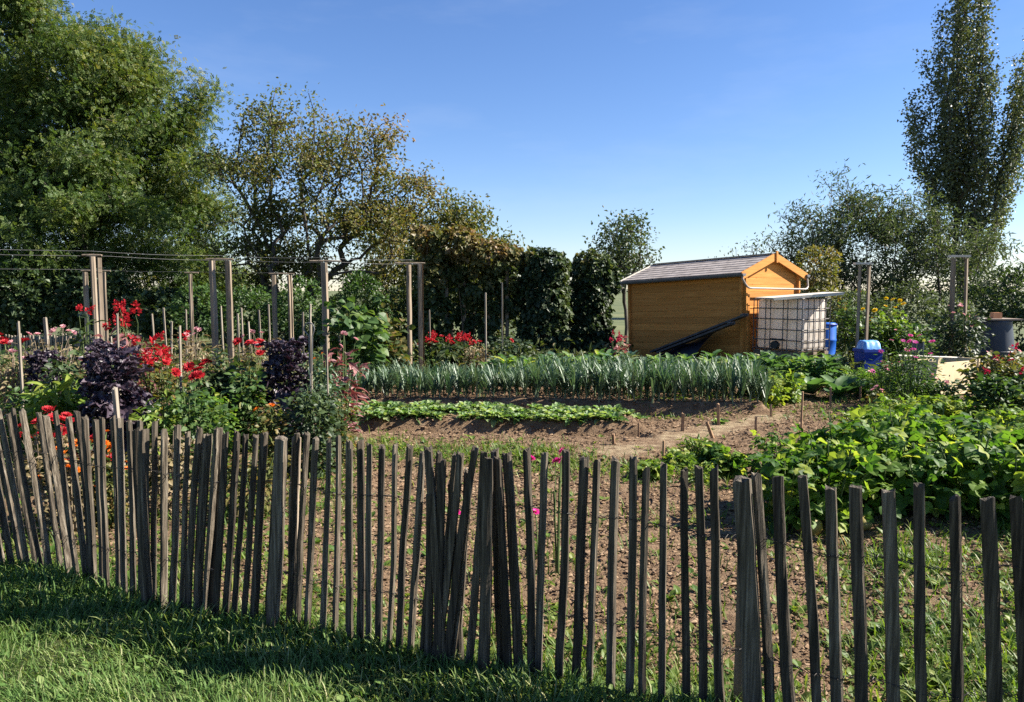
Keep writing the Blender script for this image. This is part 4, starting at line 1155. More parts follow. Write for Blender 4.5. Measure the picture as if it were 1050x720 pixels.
rf = []
rf.append(post_frame([881, 890.5], 13.2, 271, 'narrow grey post frame with pale top plank behind the blue tub', (875, 893.5), 'post_frame', .030, plank=True))
rf.append(post_frame([976, 989.5], 12.4, 263.5, 'grey post frame with pale top plank rising from the climbing rose', (972, 992), 'post_frame', .036, plank=True, lean=(.05, .06)))
a = Acc(); p, q = np.array(rf[0]), np.array(rf[1])
a.tube([(q - p) * t + np.array([0, 0, .03 - .04 * math.sin(PI * t)]) for t in np.linspace(0, 1, 10)], .005, 5)
tag(part('line_wire', a, RUST, loc=p), 'dark wire strung between the two right hand post frames', 'wire')

# ------------------------------------------------------------------ barrels, tub, raised bed
GBAR = solid_mat('blue_grey_plastic', [(.026, .033, .046), (.042, .052, .068)], 3, .5, .05)
BLUE = solid_mat('blue_plastic', [(.012, .085, .38), (.02, .12, .5)], 3, .4, .02)
BLUED = solid_mat('deep_blue_plastic', [(.008, .03, .2), (.014, .05, .3)], 3, .45, .02)
LID = solid_mat('pale_blue_sheet', [(.05, .19, .55), (.13, .33, .68), (.3, .5, .78)], 7, .4, .2)
d = 13.0
bz = z_at(328, d); t = thing('rain_barrel', (x_at(1023, d), d, 0), 'big blue grey rain barrel covered with a board at the right edge', 'barrel')
a = Acc(); a.smooth = True; r0 = .295
a.lathe([(.001, 0), (.22, 0), (.24, .03), (.295, .28), (r0 + .006, .42), (r0 + .006, .52), (.29, .64), (.25, bz - .1), (.242, bz - .04), (.25, bz - .01), (.001, bz - .01)], 28); part('body', a, GBAR, t)
for zz in (.42, .53):
    a = Acc(); a.smooth = True; a.lathe([(r0 + .003, zz - .014), (r0 + .018, zz - .008), (r0 + .018, zz + .008), (r0 + .003, zz + .014)], 28); part('hoop', a, GUTTER, t)
BW = solid_mat('brown_board', [(.16, .12, .09), (.28, .22, .17)], 6, .8, .2, (.3, 1, 1))
a = Acc(); a.box((0, 0, .0125), (.58, .5, .025)); tag(part('barrel_board', a, BW, loc=(x_at(1024, d), d, bz)), 'brown board laid over the blue grey rain barrel', 'board')
BRICK = solid_mat('orange_brick', [(.42, .2, .1), (.55, .3, .16)], 14, .9, .3)
a = Acc(); a.box((0, 0, .05), (.15, .1, .1)); a.box((0, 0, .102), (.11, .06, .004)); tag(part('brick', a, BRICK, loc=(x_at(1022, d), d - .02, bz + .025)), 'orange brick weighing down the board on the rain barrel', 'brick')
d = 14.2
t = thing('blue_barrel', (x_at(847.5, d), d, 0), 'bright blue plastic barrel behind the caged water tank', 'barrel')
bz = z_at(331, d); a = Acc(); a.smooth = True
a.lathe([(.001, 0), (.19, 0), (.2, .03), (.2, .3), (.207, .31), (.207, .34), (.2, .35), (.2, .62), (.207, .63), (.207, .66), (.2, .67), (.195, bz - .03), (.18, bz), (.001, bz)], 26); part('body', a, BLUE, t)
a = Acc(); a.smooth = True; a.lathe([(.2, bz - .05), (.212, bz - .045), (.212, bz - .02), (.196, bz - .012)], 26); part('rim_band', a, BLUED, t)
d = 12.6
t = thing('blue_tub', (x_at(893, d), d, 0), 'deep blue plastic tub under a crumpled pale blue cover', 'tub', rz=.15); t.scale = (.74, .74, 1)
zb = z_at(358, d); a = Acc()
a.box((0, 0, zb / 2), (.40, .36, zb), taper=1.12); part('body', a, BLUED, t)
a = Acc(); a.box((0, 0, zb - .02), (.50, .45, .045)); part('rim', a, BLUED, t)
a = Acc(); a.smooth = True; V = []; nx = 14; ny = 10; zt = z_at(349, d) - zb
for j in range(ny + 1):
    for i in range(nx + 1):
        u, v = i / nx * 2 - 1, j / ny * 2 - 1
        h = zt * min(1, (1 - abs(u)) * 6) * min(1, (1 - abs(v)) * 4) * (.93 + .05 * math.sin(22 * u)) + .008 * math.sin(9 * u + 5 * v)
        V.append((u * .21, v * .19, zb + .004 + max(h, 0)))
a.add(V, [(j * (nx + 1) + i, j * (nx + 1) + i + 1, (j + 1) * (nx + 1) + i + 1, (j + 1) * (nx + 1) + i) for j in range(ny) for i in range(nx)]); part('cover', a, LID, t)
a = Acc(); a.lathe([(.001, 0), (.06, 0), (.075, .2), (.001, .2)], 14); tag(part('white_pot', a, TRIM, loc=(x_at(877, 12.7), 12.6, z_at(372, 12.7) - .02)), 'small pale plant pot left of the blue tub', 'pot')
bpy.data.objects['white_pot'].location.z = 0.0
# raised bed of pale plywood
PLY = solid_mat('pale_plywood', [(.46, .36, .2), (.56, .45, .27), (.64, .53, .34)], 3, .7, .1)
d = 11.3
t = thing('raised_bed', (x_at(985, d), d, 0), 'raised bed of pale plywood panels with dark knot holes', 'raised bed', rz=.5)
zt = z_at(371, d); wd = 1.05
a = Acc(); a.box((0, 0, zt / 2), (wd, .03, zt)); part('front_panel', a, PLY, t)
a = Acc(); a.box((0, .52, zt / 2), (wd, .03, zt)); part('back_panel', a, PLY, t)
for sx in (-1, 1):
    a = Acc(); a.box((sx * (wd / 2 + .017), .26, zt / 2 + .01), (.03, .58, zt + .03)); part('side_panel', a, PLY, t)
a = Acc(); a.add([(-wd / 2 - .1, -.018, zt - .3), (-wd / 2 + .02, -.018, zt - .3), (-wd / 2 - .02, -.018, zt + .09), (-wd / 2 - .1, -.05, zt - .3), (-wd / 2 + .02, -.05, zt - .3), (-wd / 2 - .02, -.05, zt + .09)], [(0, 1, 2), (5, 4, 3), (0, 3, 4, 1), (1, 4, 5, 2), (2, 5, 3, 0)]); part('corner_brace', a, PLY, t)
a = Acc(); a.box((0, .26, zt - .10), (wd - .03, .48, .04)); part('dark_soil', a, BLACK, t)
a = Acc()
for (hx, hz, r) in ((.02, zt - .13, .02), (-.12, zt - .06, .013), (.2, zt - .07, .026), (.3, zt - .2, .03), (.27, zt - .05, .014), (-.2, zt - .2, .014)):
    a.add([(hx + r * math.cos(q), -.0175, hz + r * math.sin(q)) for q in np.linspace(0, 2 * PI, 10)[:-1]], [tuple(range(9))])
part('knot_holes', a, BLACK, t)
p0 = np.array([x_at(903, 11.6), 11.0, z_at(364.5, 11.0)]); p1 = np.array([x_at(1004, 11.6), 11.9, z_at(367, 11.9)])
a = Acc(); a.tube([p0 - p0, (p1 - p0) * .5, p1 - p0], .012, 7); tag(part('white_pole', a, TRIM, loc=p0), 'thin pale pole laid across the top of the raised bed', 'pole')
a = Acc(); a.box((0, 0, .37), (.17, .02, .74)); a2 = Acc(); a2.box((.095, -.004, .37), (.022, .03, .75))
t = thing('upright_board', (x_at(959, 12.0), 12.45, 0), 'dark upright board with pale right edge behind the raised bed', 'board')
part('panel', a, GUTTER, t); part('edge_strip', a2, TRIM, t)
for q in t.children: q.scale = (1, 1, (z_at(350, 12.45)) / .75)

# ------------------------------------------------------------------ far picket fence behind the left flower beds
t = thing('low_fence', (x_at(50, 15.5), 15.5, 0), 'pale low paling fence far behind the left flower bed', 'fence')
x0 = x_at(50, 15.5); r = random.Random(12)
i = 0
for px in np.arange(-40, 112, 3.1):
    if r.random() < .12: continue
    cleft('picket', (x_at(px, 15.5) - x0 + r.uniform(-.02, .02), 0, -.05), (x_at(px, 15.5) - x0, 0, z_at(343 + r.uniform(-1.5, 2.5), 15.5)), .035, .03, 900 + i, mats=STAKEM, parent=t, n=5, rings=3); i += 1
for zf in (.2, .55):
    a = Acc(); a.tube([(-2.0, .02, zf), (0, .02, zf), (1.4, .02, zf)], .004, 4); part('wire', a, RUST, t)

# ------------------------------------------------------------------ plant builders
def flower_mesh(name, mat, centre, size, petals=9, layers=2, seed=0, cup=.4):
    r = np.random.default_rng(seed); a = Acc()
    for l in range(layers):
        k = petals - l * 2
        an = np.arange(k) * 2 * PI / k + l * .3 + r.normal(0, .08, k)
        up = cup + l * .55
        scatter(a, T_WIDE, np.zeros((k, 3)) + np.array([0, 0, .02 * size * l]), np.stack([np.cos(an), np.sin(an), np.full(k, up)], -1), np.stack([-np.cos(an) * up, -np.sin(an) * up, np.ones(k)], -1), size * .5 * (1 - .22 * l), r.uniform(.3, 1, k))
    if centre is not None:
        a.lathe([(.001, size * .10), (size * .08, size * .08), (size * .1, 0)], 8, mat=1)
    return a.mesh(name, [mat] + ([centre] if centre is not None else []))

def spike_mesh(name, mat, h, w, n, seed=0):
    r = np.random.default_rng(seed); a = Acc()
    t = r.random(n); an = r.uniform(0, 6.28, n)
    pos = np.stack([np.cos(an) * w * .3 * (1 - t), np.sin(an) * w * .3 * (1 - t), t * h], -1)
    scatter(a, T_WIDE, pos, np.stack([np.cos(an), np.sin(an), r.uniform(0, 1.2, n)], -1), r.normal(0, 1, (n, 3)) + [0, 0, 1], w * .55 * (1.2 - .6 * t) * r.uniform(.7, 1.2, n), r.uniform(.2, 1, n))
    return a.mesh(name, [mat])

def plant(name, label, cat, loc, h, r, nleaf, tmpl, lsize, mat, seed, nst=5, flowers=None, group=None, dens_low=.0, droop=.25, spread=1.0, fmesh=None, nfl=0, fz=(.85, 1.05), fsc=(.8, 1.2), top_heavy=0.0, foliage='foliage', stem_mat=None, tint=(0, 1)):
    """leafy garden plant: several stems from one foot, leaves along and between them, blossoms on top"""
    g = np.random.default_rng(seed)
    root = thing(name, loc, label, cat, group)
    a = Acc(); tips = []; paths = []
    for i in range(nst):
        an = i * 2.4 + g.uniform(0, .6); rr = r * math.sqrt((i + .5) / nst) * .8
        tip = np.array([math.cos(an) * rr, math.sin(an) * rr, h * g.uniform(.75, .98) * (1 - .25 * (rr / (r + 1e-6)) ** 2)])
        p0 = np.array([math.cos(an) * r * .08, math.sin(an) * r * .08, -.03])
        mid = p0 * .5 + tip * .5 + np.array([-math.cos(an), -math.sin(an), 0]) * rr * .15
        t = np.linspace(0, 1, 5)[:, None]
        path = (1 - t) ** 2 * p0 + 2 * t * (1 - t) * mid + t ** 2 * tip
        a.tube(path, np.linspace(.008, .004, 5), 5, cap=False); tips.append(tip); paths.append(path)
    fl_pos = []
    for i in range(nfl):
        tip = tips[i % nst]
        p = np.array([tip[0] + g.normal(0, r * .28), tip[1] + g.normal(0, r * .28), h * g.uniform(*fz)])
        a.tube([tip * .6, tip * .3 + p * .7 - np.array([0, 0, .02]), p], [.004, .003, .0025], 4, cap=False); fl_pos.append(p)
    part('stem', a, stem_mat or STEM, root)
    k = g.integers(0, nst, nleaf); t = g.random(nleaf) ** (.55 if top_heavy else .8) * (1 - dens_low) + dens_low
    pth = np.array(paths)[k]; ii = np.clip((t * 4).astype(int), 0, 3); f = (t * 4 - ii)[:, None]
    base = pth[np.arange(nleaf), ii] * (1 - f) + pth[np.arange(nleaf), ii + 1] * f
    an = g.uniform(0, 6.28, nleaf)
    rad = r * spread * g.uniform(.1, .55, nleaf) * (.45 + .75 * np.sin(PI * np.clip(t * .85 + .1, 0, 1)))
    pos = base + np.stack([np.cos(an) * rad, np.sin(an) * rad, g.normal(0, .05 * h, nleaf)], -1)
    pos[:, 2] = np.clip(pos[:, 2], .02, None)
    ax = np.stack([np.cos(an), np.sin(an), g.uniform(-.3, .7, nleaf) - droop], -1) + g.normal(0, .3, (nleaf, 3))
    nr = np.stack([np.cos(an) * .2, np.sin(an) * .2, np.ones(nleaf)], -1) + g.normal(0, .55, (nleaf, 3))
    al = Acc()
    tn = np.clip(g.beta(2, 2, nleaf) * (tint[1] - tint[0]) + tint[0], 0, 1)
    scatter(al, tmpl, pos, ax, nr, lsize * g.uniform(.55, 1.25, nleaf), tn)
    part(foliage, al, mat, root)
    if fmesh is not None:
        ms = fmesh if isinstance(fmesh, list) else [fmesh]
        for i, p in enumerate(fl_pos):
            o = part('blossom', ms[i % len(ms)], None, root, p)
            s = g.uniform(*fsc); o.scale = (s, s, s)
            o.rotation_euler = (g.uniform(-.6, .9), g.uniform(-.7, .7), g.uniform(0, 6.28))
    return root

def PL(px, d, dz=0.0):
    x = x_at(px, d); return (x, d, ghs(x, d) + dz)
def H(py, d): return max(.08, z_at(py, d))
def RW(wpx, d): return wpx / 2 / F_PX * d

DARKC = solid_mat('flower_heart', [(.12, .07, .01), (.3, .18, .02)], 20, .8, 0)
F_DAHLIA = [flower_mesh('dahlia', P_RED, None, .13, 11, 3, i) for i in range(3)]
F_SALVIA = [spike_mesh('salvia', P_RED, .15, .085, 34, i) for i in range(3)]
F_CRIM = [spike_mesh('amaranth', P_CRIM, .12, .06, 34, i) for i in range(3)]
F_COSMOS = [flower_mesh('cosmos', P_PINK, DARKC, .075, 8, 1, i, .15) for i in range(3)]
F_MAG = [flower_mesh('zinnia', P_MAG, DARKC, .075, 10, 2, i, .1) for i in range(3)]
F_YEL = [flower_mesh('sunflower', P_YELL, DARKC, .11, 13, 2, i, .15) for i in range(3)]
F_ORA = [flower_mesh('marigold', P_ORANGE, None, .065, 12, 3, i, .3) for i in range(3)]
F_PALE = [flower_mesh('rose', P_PALE, None, .085, 8, 3, i, .5) for i in range(3)]
F_GER = [flower_mesh('geranium', P_RED, None, .10, 12, 3, i, .5) for i in range(3)]

# ------------------------------------------------------------------ left flower and vegetable bed
K1 = gridleaf(8, 9, lambda t: .30 * math.sin(PI * min(1, t * .92 + .08)) ** .7 * (.55 + .5 * t), .35, .1, .10, 4, 1)
K2 = gridleaf(8, 9, lambda t: .34 * math.sin(PI * min(1, t * .9 + .1)) ** .7 * (.5 + .55 * t), .6, .12, .12, 4, 2)
FRILL = gridleaf(4, 3, lambda t: .5 * math.sin(PI * min(1, t * .7 + .25)), .3, .3, .22, 2, 11)
def kale(label, px, d, ytop, wpx, seed, lean=0.0):
    g = np.random.default_rng(seed); root = thing('purple_kale', PL(px, d), label, 'kale')
    h = H(ytop, d); r = RW(wpx, d)
    a = Acc(); a.tube([(0, 0, -.03), (lean * .3, .02, h * .4), (lean, 0, h * .82)], [.022, .02, .014], 8); part('stem', a, STEM, root)
    n = 76
    al = Acc()
    for tm_, sel in ((K1, 0), (K2, 1)):
        m = n // 2
        t = np.linspace(.15, 1, m); an = np.arange(m) * 2.4 + sel * 1.2 + g.normal(0, .3, m)
        up = -.35 + 1.55 * t ** 2 + g.normal(0, .18, m)
        pos = np.stack([lean * t, 0 * t, h * .84 * t], -1) + np.stack([np.cos(an), np.sin(an), 0 * an], -1) * .035
        ax = np.stack([np.cos(an), np.sin(an), up], -1)
        nr = np.stack([-np.cos(an) * up * .7, -np.sin(an) * up * .7, np.ones(m)], -1) + g.normal(0, .2, (m, 3))
        ln = r * (1.2 - .55 * t) * g.uniform(.6, 1.25, m)
        scatter(al, tm_, pos, ax, nr, ln, g.random(m))
        # crimped frill along both margins
        sd_ = np.stack([-np.sin(an), np.cos(an), 0 * an], -1); axn = norm(ax)
        for q in range(11):
            tt = .25 + .75 * g.random(m); w_ = np.sin(PI * np.clip(tt * .9 + .08, 0, 1)) * .34 * g.choice([-1, 1], m)
            p = pos + axn * (tt * ln)[:, None] + sd_ * (w_ * ln)[:, None] + g.normal(0, .012, (m, 3)) - np.array([0, 0, 1]) * (.4 * tt ** 2 * ln)[:, None]
            scatter(al, FRILL, p, sd_ * np.sign(w_)[:, None] + axn * .6 + g.normal(0, .5, (m, 3)), g.normal(0, .7, (m, 3)) + [0, 0, .7], g.uniform(.035, .065, m), g.random(m))
    part('leaves', al, L_KALE, root)
kale('tall frilly purple kale in front of the thick close pair of posts', 112, 6.0, 347, 84, 3)
kale('smaller purple kale top peeping out behind the tall frilly one', 108, 7.2, 340, 60, 4)
kale('frilly purple kale growing below the pair of thin rear posts', 293, 7.6, 338, 62, 5, -.03)
kale('dark purple kale half hidden among the pale plants by the left edge', 42, 7.4, 352, 44, 6)

LB = [
 # name, label, cat, px, d, ytop, wpx, nleaf, tmpl, size, mat, nst, fmesh, nfl, fz
 ('dry_plant', 'beige dried seed plant at the left edge of the view', 'plant', 6, 7.4, 352, 46, 420, T_LANCE, .07, L_DRY, 14, F_PALE, 5, (.8, 1.05)),
 ('dahlia_plant', 'red flowered dahlia topmost at the left edge', 'flower', 5, 8.2, 343, 44, 260, T_OVATE, .08, L_GREEN, 7, F_DAHLIA, 7, (.85, 1.03)),
 ('garden_bush', 'grey green bush low at the left edge behind the fence', 'bush', 18, 6.2, 388, 60, 700, T_OVATE, .055, L_GREEN, 9, None, 0, (0, 0)),
 ('garden_bush', 'pale green bush with strappy leaves right of the left edge stake', 'bush', 52, 6.1, 378, 52, 420, T_LANCE, .14, L_LIME, 9, None, 0, (0, 0)),
 ('dry_plant', 'wispy beige plant with pinkish tops left of the purple kale', 'plant', 48, 8.4, 340, 66, 520, T_LANCE, .06, L_DRY, 18, F_PALE, 9, (.9, 1.06)),
 ('garden_bush', 'dark green leafy bush under the wispy beige plant', 'bush', 55, 6.9, 366, 48, 520, T_OVATE, .07, L_DARK, 7, None, 0, (0, 0)),
 ('canna_plant', 'tall red flowered plant with dark reddish leaves beside the thick posts', 'flower', 125, 9.0, 326, 58, 190, T_LANCE, .2, L_REDL, 7, F_SALVIA, 7, (.86, 1.08)),
 ('canna_plant', 'single tall red flower spike left of the thick posts', 'flower', 86, 9.6, 314, 18, 40, T_LANCE, .2, L_DARK, 3, F_SALVIA, 2, (.9, 1.03)),
 ('salvia_plant', 'broad mass of bright red flowers right of the tall purple kale', 'flower', 160, 8.0, 356, 62, 380, T_OVATE, .08, L_OLIVE, 10, F_SALVIA + F_DAHLIA, 17, (.8, 1.06)),
 ('salvia_plant', 'small red flowered plant below the broad mass of red flowers', 'flower', 196, 7.4, 375, 34, 180, T_OVATE, .07, L_GREEN, 5, F_DAHLIA, 9, (.82, 1.06)),
 ('dry_plant', 'straw coloured withered plant between the red flowers and the rear posts', 'plant', 190, 9.6, 338, 70, 420, T_LANCE, .09, L_DRY, 16, F_PALE, 4, (.9, 1.0)),
 ('garden_bush', 'yellow green ragged plant at the right foot of the tall purple kale', 'bush', 158, 5.9, 402, 44, 300, T_LANCE, .11, L_LIME, 8, None, 0, (0, 0)),
 ('garden_bush', 'broad light green bush right behind the fence beneath the sunlit posts', 'bush', 190, 6.0, 388, 70, 900, T_OVATE, .055, L_GREEN, 11, None, 0, (0, 0)),
 ('garden_bush', 'curly bright green bush beside the broad light green one', 'bush', 216, 6.3, 388, 40, 620, T_OVATE, .05, L_BEAN, 9, None, 0, (0, 0)),
 ('garden_bush', 'dark leafy bush below the pair of sunlit trellis posts', 'bush', 226, 7.6, 357, 46, 720, T_HEART, .075, L_DARK, 9, None, 0, (0, 0)),
 ('garden_bush', 'silvery mid green bush left of the second purple kale', 'bush', 250, 7.3, 366, 42, 640, T_OVATE, .07, L_GREEN, 9, None, 0, (0, 0)),
 ('dahlia_plant', 'red dahlia between the sunlit posts and the second purple kale', 'flower', 256, 9.0, 353, 36, 200, T_OVATE, .08, L_OLIVE, 6, F_DAHLIA, 8, (.85, 1.05)),
 ('dry_plant', 'beige withered plants behind the second purple kale', 'plant', 262, 10.2, 338, 60, 420, T_LANCE, .09, L_DRY, 14, F_PALE, 5, (.9, 1.0)),
 ('garden_bush', 'grey green leggy plant tied to a stake right of the second purple kale', 'bush', 326, 7.6, 352, 36, 260, T_LANCE, .10, L_LEEK, 9, F_ORA, 2, (.8, .95)),
 ('castor_plant', 'pinkish leaved castor plant at the left end of the leek bed', 'plant', 350, 8.3, 346, 34, 120, T_LANCE, .14, L_REDL, 6, F_PALE, 4, (.9, 1.05)),
 ('garden_bush', 'dark green dense bush in shade below the castor plant', 'bush', 318, 6.3, 388, 62, 1000, T_OVATE, .055, L_DARK, 11, None, 0, (0, 0)),
 ('garden_bush', 'small yellow leaved plant between the dark bush and the silvery bush', 'bush', 276, 6.2, 408, 44, 420, T_OVATE, .055, L_OLIVE, 8, F_ORA, 2, (.85, .95)),
 ('garden_bush', 'low olive green plant right of the dark dense bush', 'bush', 345, 6.6, 405, 36, 380, T_OVATE, .05, L_VINE, 8, None, 0, (0, 0)),
 ('bean_bush', 'tall bush of large light green leaves beside the single trellis post', 'bush', 364, 11.6, 304, 62, 330, T_HEART, .17, L_GREEN, 8, None, 0, (0, 0)),
 ('bean_bush', 'tall dark leaved bush right of the single trellis post', 'bush', 395, 12.4, 312, 46, 320, T_HEART, .13, L_VINE, 7, None, 0, (0, 0)),
 ('geranium_plant', 'red flowers low behind the leftmost leaning pickets', 'flower', 42, 5.0, 428, 66, 320, T_HEART, .045, L_DRY, 9, F_GER, 16, (.8, 1.05)),
 ('geranium_plant', 'red and orange flowers low behind the fence left of the kale', 'flower', 84, 4.9, 432, 54, 280, T_HEART, .045, L_GREEN, 8, F_GER + F_ORA, 14, (.6, 1.05)),
 ('marigold_plant', 'orange marigolds showing between the pickets at far left', 'flower', 62, 4.7, 455, 60, 320, T_OVATE, .04, L_DRY, 9, F_ORA, 14, (.5, 1.0)),
 ('marigold_plant', 'orange marigolds under the tall purple kale', 'flower', 106, 4.9, 450, 46, 300, T_OVATE, .045, L_OLIVE, 8, F_ORA, 11, (.5, 1.0)),
 ('garden_bush', 'straggly low plant behind the pickets below the light green bush', 'bush', 165, 5.2, 436, 70, 420, T_OVATE, .05, L_DRY, 9, None, 0, (0, 0)),
 ('garden_bush', 'low yellow green weeds behind the pickets under the dark dense bush', 'bush', 255, 5.2, 455, 80, 380, T_LANCE, .07, L_OLIVE, 10, None, 0, (0, 0)),
 ('canna_plant', 'bright red cannas at the foot of the vine arbour by the slim posts', 'flower', 450, 14.6, 346, 46, 200, T_LANCE, .25, L_DARK, 8, F_SALVIA + F_DAHLIA, 16, (.85, 1.05)),
 ('canna_plant', 'second clump of bright red cannas under the vine arbour', 'flower', 474, 14.8, 350, 34, 160, T_LANCE, .25, L_DARK, 6, F_SALVIA + F_DAHLIA, 11, (.85, 1.05)),
 ('dry_plant', 'golden brown feathery plant below the right end of the vine arbour', 'plant', 488, 14.2, 352, 36, 420, T_LANCE, .08, L_DRY, 16, None, 0, (0, 0)),
 ('garden_bush', 'dark green bush between the golden feathery plant and the vine columns', 'bush', 522, 14.6, 342, 50, 520, T_OVATE, .10, L_REED, 9, F_DAHLIA, 1, (.7, .8)),
 ('garden_bush', 'mixed green plants at the foot of the vine arbour above the leeks', 'bush', 420, 14.4, 352, 60, 520, T_OVATE, .10, L_GREEN, 9, F_DAHLIA, 3, (.8, 1)),
 ('amaranth_plant', 'crimson amaranth spike beside the left corner of the shed', 'flower', 634, 14.0, 345, 24, 110, T_OVATE, .10, L_REDL, 4, F_CRIM, 7, (.75, 1.08)),
 # right hand garden
 ('poppy_plant', 'tall green plant with one red flower behind the blue barrel', 'flower', 872, 15.0, 300, 28, 420, T_OVATE, .10, L_GREEN, 5, F_DAHLIA, 1, (1.0, 1.02)),
 ('sunflower_plant', 'tall yellow flowered plant right of the grey post frame', 'flower', 916, 14.6, 308, 34, 300, T_HEART, .11, L_LIME, 6, F_YEL, 7, (.85, 1.05)),
 ('sunflower_plant', 'yellow flowered plant beside the blue tub', 'flower', 892, 14.4, 318, 32, 260, T_HEART, .11, L_GREEN, 5, F_YEL, 5, (.78, 1.05)),
 ('garden_bush', 'leafy green bush behind the raised bed under the yellow flowers', 'bush', 935, 14.4, 328, 58, 700, T_OVATE, .10, L_GREEN, 9, F_PALE, 3, (.7, .9)),
 ('climbing_rose', 'dark climbing rose with pink blooms round the foot of the right post frame', 'climbing plant', 985, 12.3, 312, 56, 1100, T_OVATE, .075, L_REED, 10, F_PALE, 9, (.72, 1.0)),
 ('cosmos_plant', 'wispy cosmos with bright pink flowers between the blue tub and the raised bed', 'flower', 936, 9.9, 352, 56, 900, T_NARROW, .09, L_GREEN, 16, F_COSMOS, 12, (.8, 1.12)),
 ('cosmos_plant', 'pale pink flowered bush left of the bright pink cosmos', 'flower', 912, 10.4, 372, 40, 420, T_NARROW, .08, L_GREEN, 10, F_PALE + F_COSMOS, 12, (.7, 1.05)),
 ('dahlia_plant', 'bushy dark leaved plant with crimson flowers in front of the rain barrel', 'flower', 1030, 9.4, 360, 62, 900, T_OVATE, .085, L_OLIVE, 10, F_CRIM + F_PALE, 8, (.8, 1.05)),
 ('dahlia_plant', 'broad green bush at the right edge below the crimson flowers', 'bush', 1046, 8.9, 378, 80, 1100, T_OVATE, .08, L_GREEN, 10, F_CRIM, 4, (.8, .98)),
 ('dahlia_plant', 'reddish seed heads left of the yellow green bushes', 'flower', 903, 9.3, 396, 22, 110, T_OVATE, .06, L_OLIVE, 5, F_PALE, 4, (.8, 1.0)),
 ('garden_bush', 'small dark bush in front of the pale raised bed', 'bush', 965, 9.9, 386, 50, 520, T_OVATE, .07, L_GREEN, 8, F_PALE, 4, (.75, 1.05)),
]
for i, (nm, lab, cat, px, d, yt, wp, nl, tp, sz, mt, ns, fm, nf, fz) in enumerate(LB):
    plant(nm, lab, cat, PL(px, d), H(yt, d), RW(wp, d), int(nl * 1.5), tp, sz, mt, 1000 + i, ns, fmesh=fm, nfl=nf, fz=fz, spread=1.25, stem_mat=TWIG if mt in (L_DRY,) else STEM, top_heavy=1.0 if nm in ('climbing_rose',) else 0)
rose = [o for o in S.objects if o.name.startswith('climbing_rose')][0]

# foreground pink zinnias just behind the fence
for i, (px, py, d, n, lab) in enumerate([(540, 457, 4.1, 1, 'single pink flower rising behind the middle of the fence'), (573, 450, 4.2, 3, 'tall magenta flower stem right of the single pink flower'), (458, 511, 3.5, 1, 'small pink flower caught behind the crossed pickets'), (550, 508, 3.45, 1, 'small magenta flower low behind the pickets right of the crossed ones')]):
    plant('zinnia_plant', lab, 'flower', PL(px, d), H(py + 6, d), .05, 16, T_LANCE, .06, L_GREEN, 1300 + i, max(1, n), fmesh=F_MAG, nfl=n, fz=(.97, 1.06) if n == 1 else (.9, 1.1), fsc=(.75, 1.0))

# ------------------------------------------------------------------ leeks
def leek(seed):
    r = np.random.default_rng(seed); a = Acc()
    a.tube([(0, 0, -.02), (0, 0, .09), (0, 0, .17)], [.016, .015, .012], 6, .9, cap=False)
    n = 23; sp_ = r.uniform(0, 3.14)
    for i in range(n):
        side = 1 if i % 2 else -1
        an = sp_ + (0 if side > 0 else PI) + r.normal(0, .35)
        L = r.uniform(.36, .54); e0 = r.uniform(1.05, 1.5); kink = r.uniform(.45, 1.0); w = r.uniform(.010, .017)
        P = [np.array([0, 0, .05 + .008 * i])]; e = e0; seg = 6
        for s_ in range(seg):
            if s_ / seg > kink: e -= r.uniform(.35, .75)
            else: e -= .05
            P.append(P[-1] + L / seg * np.array([math.cos(an) * math.cos(e), math.sin(an) * math.cos(e), math.sin(e)]))
        P = np.array(P); sd_ = np.array([-math.sin(an), math.cos(an), 0])
        ww = w * np.array([.7, 1, 1, .95, .8, .5, .08])
        fold = .35
        V = []
        for p, q in zip(P, ww): V += [p - sd_ * q, p + np.array([0, 0, -q * fold]), p + sd_ * q]
        F = []
        for s_ in range(seg):
            for c in range(2): F.append((s_ * 3 + c, s_ * 3 + c + 1, s_ * 3 + c + 4, s_ * 3 + c + 3))
        a.add(V, F, r.uniform(.1, .9))
    return a.mesh('leek', L_LEEK)
LM = [leek(i) for i in range(9)]
r = np.random.default_rng(44)
for row in range(5):
    d0 = 9.95 + row * .33
    for c in range(58):
        x = -2.42 + c * .104 + r.normal(0, .02)
        y = d0 + (x - .6) * -.11 + r.normal(0, .03)
        if r.random() < .03: continue
        if (x / y * F_PX + CX) > 792 or (x / y * F_PX + CX) < 346: continue
        o = link(bpy.data.objects.new('leek', LM[r.integers(0, 9)])); o.location = (x, y, ghs(x, y)); o.rotation_euler = (r.normal(0, .08), r.normal(0, .08), r.uniform(0, 6.28))
        s = r.uniform(.64, .9) * (.88 + .15 * (c > 24)); o.scale = (s, s, s)
        tag(o, 'blue green leek standing in a row of the leek bed', 'leek', 'leeks in the bed before the shed')

